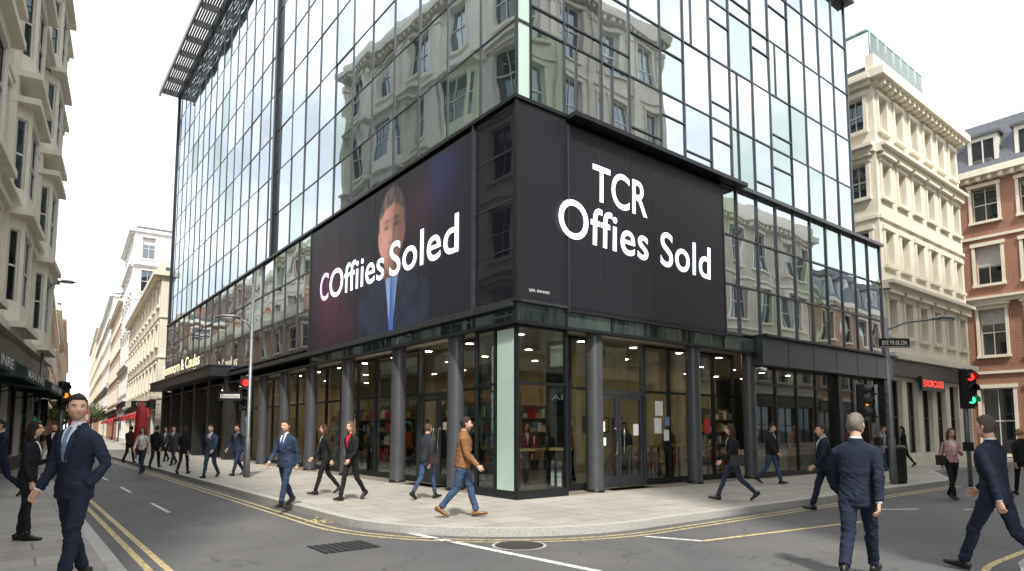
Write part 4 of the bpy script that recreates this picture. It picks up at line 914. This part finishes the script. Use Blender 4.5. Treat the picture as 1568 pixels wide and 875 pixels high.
    if longhair:
        hp = MB(); hp.tube([V((0, -.02, .06)), V((0, -.055, .0)), V((0, -.072, -.08)), V((0, -.075, -.16)), V((0, -.07, -.23)), V((0, -.06, -.27))], [(.07, .05), (.088, .055), (.09, .05), (.085, .04), (.065, .03), (.02, .01)], mh, 16)
        for s in (1, -1): hp.tube([V((s * .055, .015, .06)), V((s * .078, .005, -.01)), V((s * .083, -.01, -.1)), V((s * .075, -.01, -.19)), V((s * .06, .0, -.24))], [(.015, .02), (.014, .034), (.02, .038), (.022, .03), (.005, .008)], mh, 10)
        B.raw([HT @ V(p) for p in hp.v], hp.f, mh)
    S = h / 1.765
    return B.build(name, T_((x, y, z0)) @ RZ(face) @ Matrix.Scale(S, 4) @ T_((0, 0, dz)))
navy = (.015, .021, .040); blk = (.014, .014, .017); jean = (.045, .075, .14)
person('businessman', -4.14, 6.1, 1.80, 168, .123, navy, hair=(.035, .022, .015), pose='walkL', stride=.4, head=50, tie=(.16, .24, .42), shirt=(.7, .73, .8), vox=.011, pocket=-1, lean=0, beard=True)
person('businessman', 3.75, 7.0, 1.86, -38, 0, navy, hair=(.16, .14, .12), pose='walkR', head=-8, vox=.011, stride=1.2, lean=4)
person('businessman', 5.4, 7.2, 1.82, 24, 0, navy, hair=(.09, .07, .055), pose='walkL', head=0, vox=.011, stride=1.1, lean=3)
person('pedestrian_man', -.85, 11.0, 1.72, -88, .123, (.24, .12, .05), jean, (.03, .02, .015), style='bulky', pose='walkL', beard=True, shirt=(.05, .05, .06), shoe=(.2, .09, .035), vox=.012, head=12, stride=.8)
person('businessman', -4.4, 12.5, 1.68, 165, .123, (.03, .045, .085), hair=(.04, .03, .02), pose='walkL', tie=(.05, .07, .2), vox=.014, stride=.7)
person('businesswoman', -3.4, 13.6, 1.68, 150, .123, blk, hair=(.16, .09, .05), fem=True, pose='walkR', shirt=(.45, .02, .03), longhair=True, vox=.014, stride=.8)
person('pedestrian_woman', -4.3, 14.8, 1.64, 120, .123, blk, hair=(.05, .025, .015), fem=True, style='slim', pose='walkL', longhair=True, bag=(blk, 1, True), vox=.015, stride=.8)
person('pedestrian_woman', -1.84, 13.8, 1.64, -35, .123, (.03, .035, .045), jean, hair=(.08, .05, .03), fem=True, style='bulky', pose='walkR', vox=.014, bag=((.04, .03, .03), 1, True), stride=.8)
person('pedestrian_woman', -6.55, 8.7, 1.60, -70, .123, blk, hair=(.02, .012, .01), fem=True, style='slim', pose='stand', longhair=True, vox=.013, pocket=-3)
person('businessman', -11.15, 14, 1.74, 150, .123, navy, pose='walkR', vox=.018)
person('pedestrian_woman', 4.65, 13.5, 1.66, 85, .123, blk, (.03, .045, .08), hair=(.05, .03, .02), fem=True, style='slim', pose='walkR', stride=1.1, longhair=True, bag=(blk, -1, True), vox=.014)
person('pedestrian_man', 7.1, 17.6, 1.66, -130, .123, (.02, .02, .024), jean, style='bulky', pose='walkL', vox=.016, stride=.8)
person('businessman', 6.25, 12.8, 1.74, 80, 0, navy, hair=(.06, .04, .03), pose='walkR', vox=.015, stride=.85)
person('pedestrian_woman', 10.2, 14.9, 1.65, 172, 0, (.58, .33, .35), blk, hair=(.08, .05, .03), fem=True, style='slim', pose='walkR', stride=.6, longhair=True, vox=.015, bag=((.03, .02, .02), 1, True), shirt=(.7, .7, .7), pocket=-3)
person('pedestrian_woman', 12.4, 15.6, 1.68, -20, 0, blk, hair=(.3, .2, .1), fem=True, style='slim', pose='walkL', vox=.018)
for x, y, h, f, c, b_, st, fem, ps, lh in ((-9.3, 19.8, 1.66, 175, (.03, .05, .09), None, 'suit', 0, 'walkR', 0), (-8.9, 20.8, 1.66, 160, (.03, .04, .08), None, 'suit', 0, 'walkL', 0), (-11, 21.5, 1.6, 5, blk, None, 'slim', 1, 'walkR', 1),
        (-12.4, 21.5, 1.6, 190, (.6, .57, .52), (.03, .04, .07), 'slim', 1, 'walkL', 1), (-13.9, 25, 1.66, 10, blk, None, 'bulky', 0, 'walkR', 0), (-14.1, 26.7, 1.66, 180, (.05, .05, .07), None, 'suit', 0, 'walkL', 0),
        (-17, 28.5, 1.68, 0, (.05, .03, .03), blk, 'bulky', 0, 'walkR', 0), (-16.2, 30, 1.65, 180, (.1, .1, .13), blk, 'slim', 1, 'walkL', 1), (-19.2, 33, 1.7, 20, navy, None, 'suit', 0, 'walkR', 0),
        (-13.2, 18.5, 1.7, 185, blk, None, 'bulky', 0, 'walkR', 0), (-14.6, 20.5, 1.66, 178, (.35, .3, .26), blk, 'slim', 1, 'walkL', 1),
        (14.5, 25, 1.65, 200, navy, None, 'suit', 0, 'walkL', 0), (13.2, 23, 1.62, -60, (.3, .3, .32), jean, 'bulky', 0, 'walkR', 0), (15.6, 25.5, 1.65, 90, blk, None, 'slim', 1, 'walkR', 1)):
    person('pedestrian_woman' if fem else 'pedestrian_man', x, y, h, f, .123, c, b_, style=st, fem=bool(fem), pose=ps, longhair=bool(lh), vox=.022, tie=(.1, .02, .02) if st == 'suit' else None, stride=.8)
for X, Y, f, c, fem in ((1.3, 3.2, 60, blk, 0), (2.4, 2.6, 200, (.25, .05, .05), 1), (2.0, 6.0, 10, blk, 0), (1.7, 10.4, 120, (.1, .1, .12), 1), (4.4, 3.0, 100, (.3, .05, .06), 1), (7.0, 3.2, 30, blk, 0), (11.2, 3.6, 200, (.3, .03, .05), 1), (3.4, 4.6, 150, (.06, .06, .1), 0), (13.6, 2.6, 160, blk, 0), (2.2, 17, 100, blk, 0),
                        (1.1, 1.9, 140, (.05, .05, .07), 0), (2.9, 2.0, 60, (.5, .45, .4), 1), (5.8, 2.2, 180, (.06, .08, .14), 0), (8.0, 2.3, 150, (.12, .1, .08), 1), (1.5, 7.3, 80, (.4, .1, .08), 1), (2.6, 13.2, 90, (.05, .06, .1), 0), (15.4, 2.2, 190, (.35, .3, .28), 1)):
    p = FR @ V((X, Y, 0)); person('shop_customer', p.x, p.y, 1.68, f, .137, c, blk, style='slim' if fem else 'bulky', fem=bool(fem), pose='stand', longhair=bool(fem), vox=.024)
print('objects', len(bpy.data.objects))
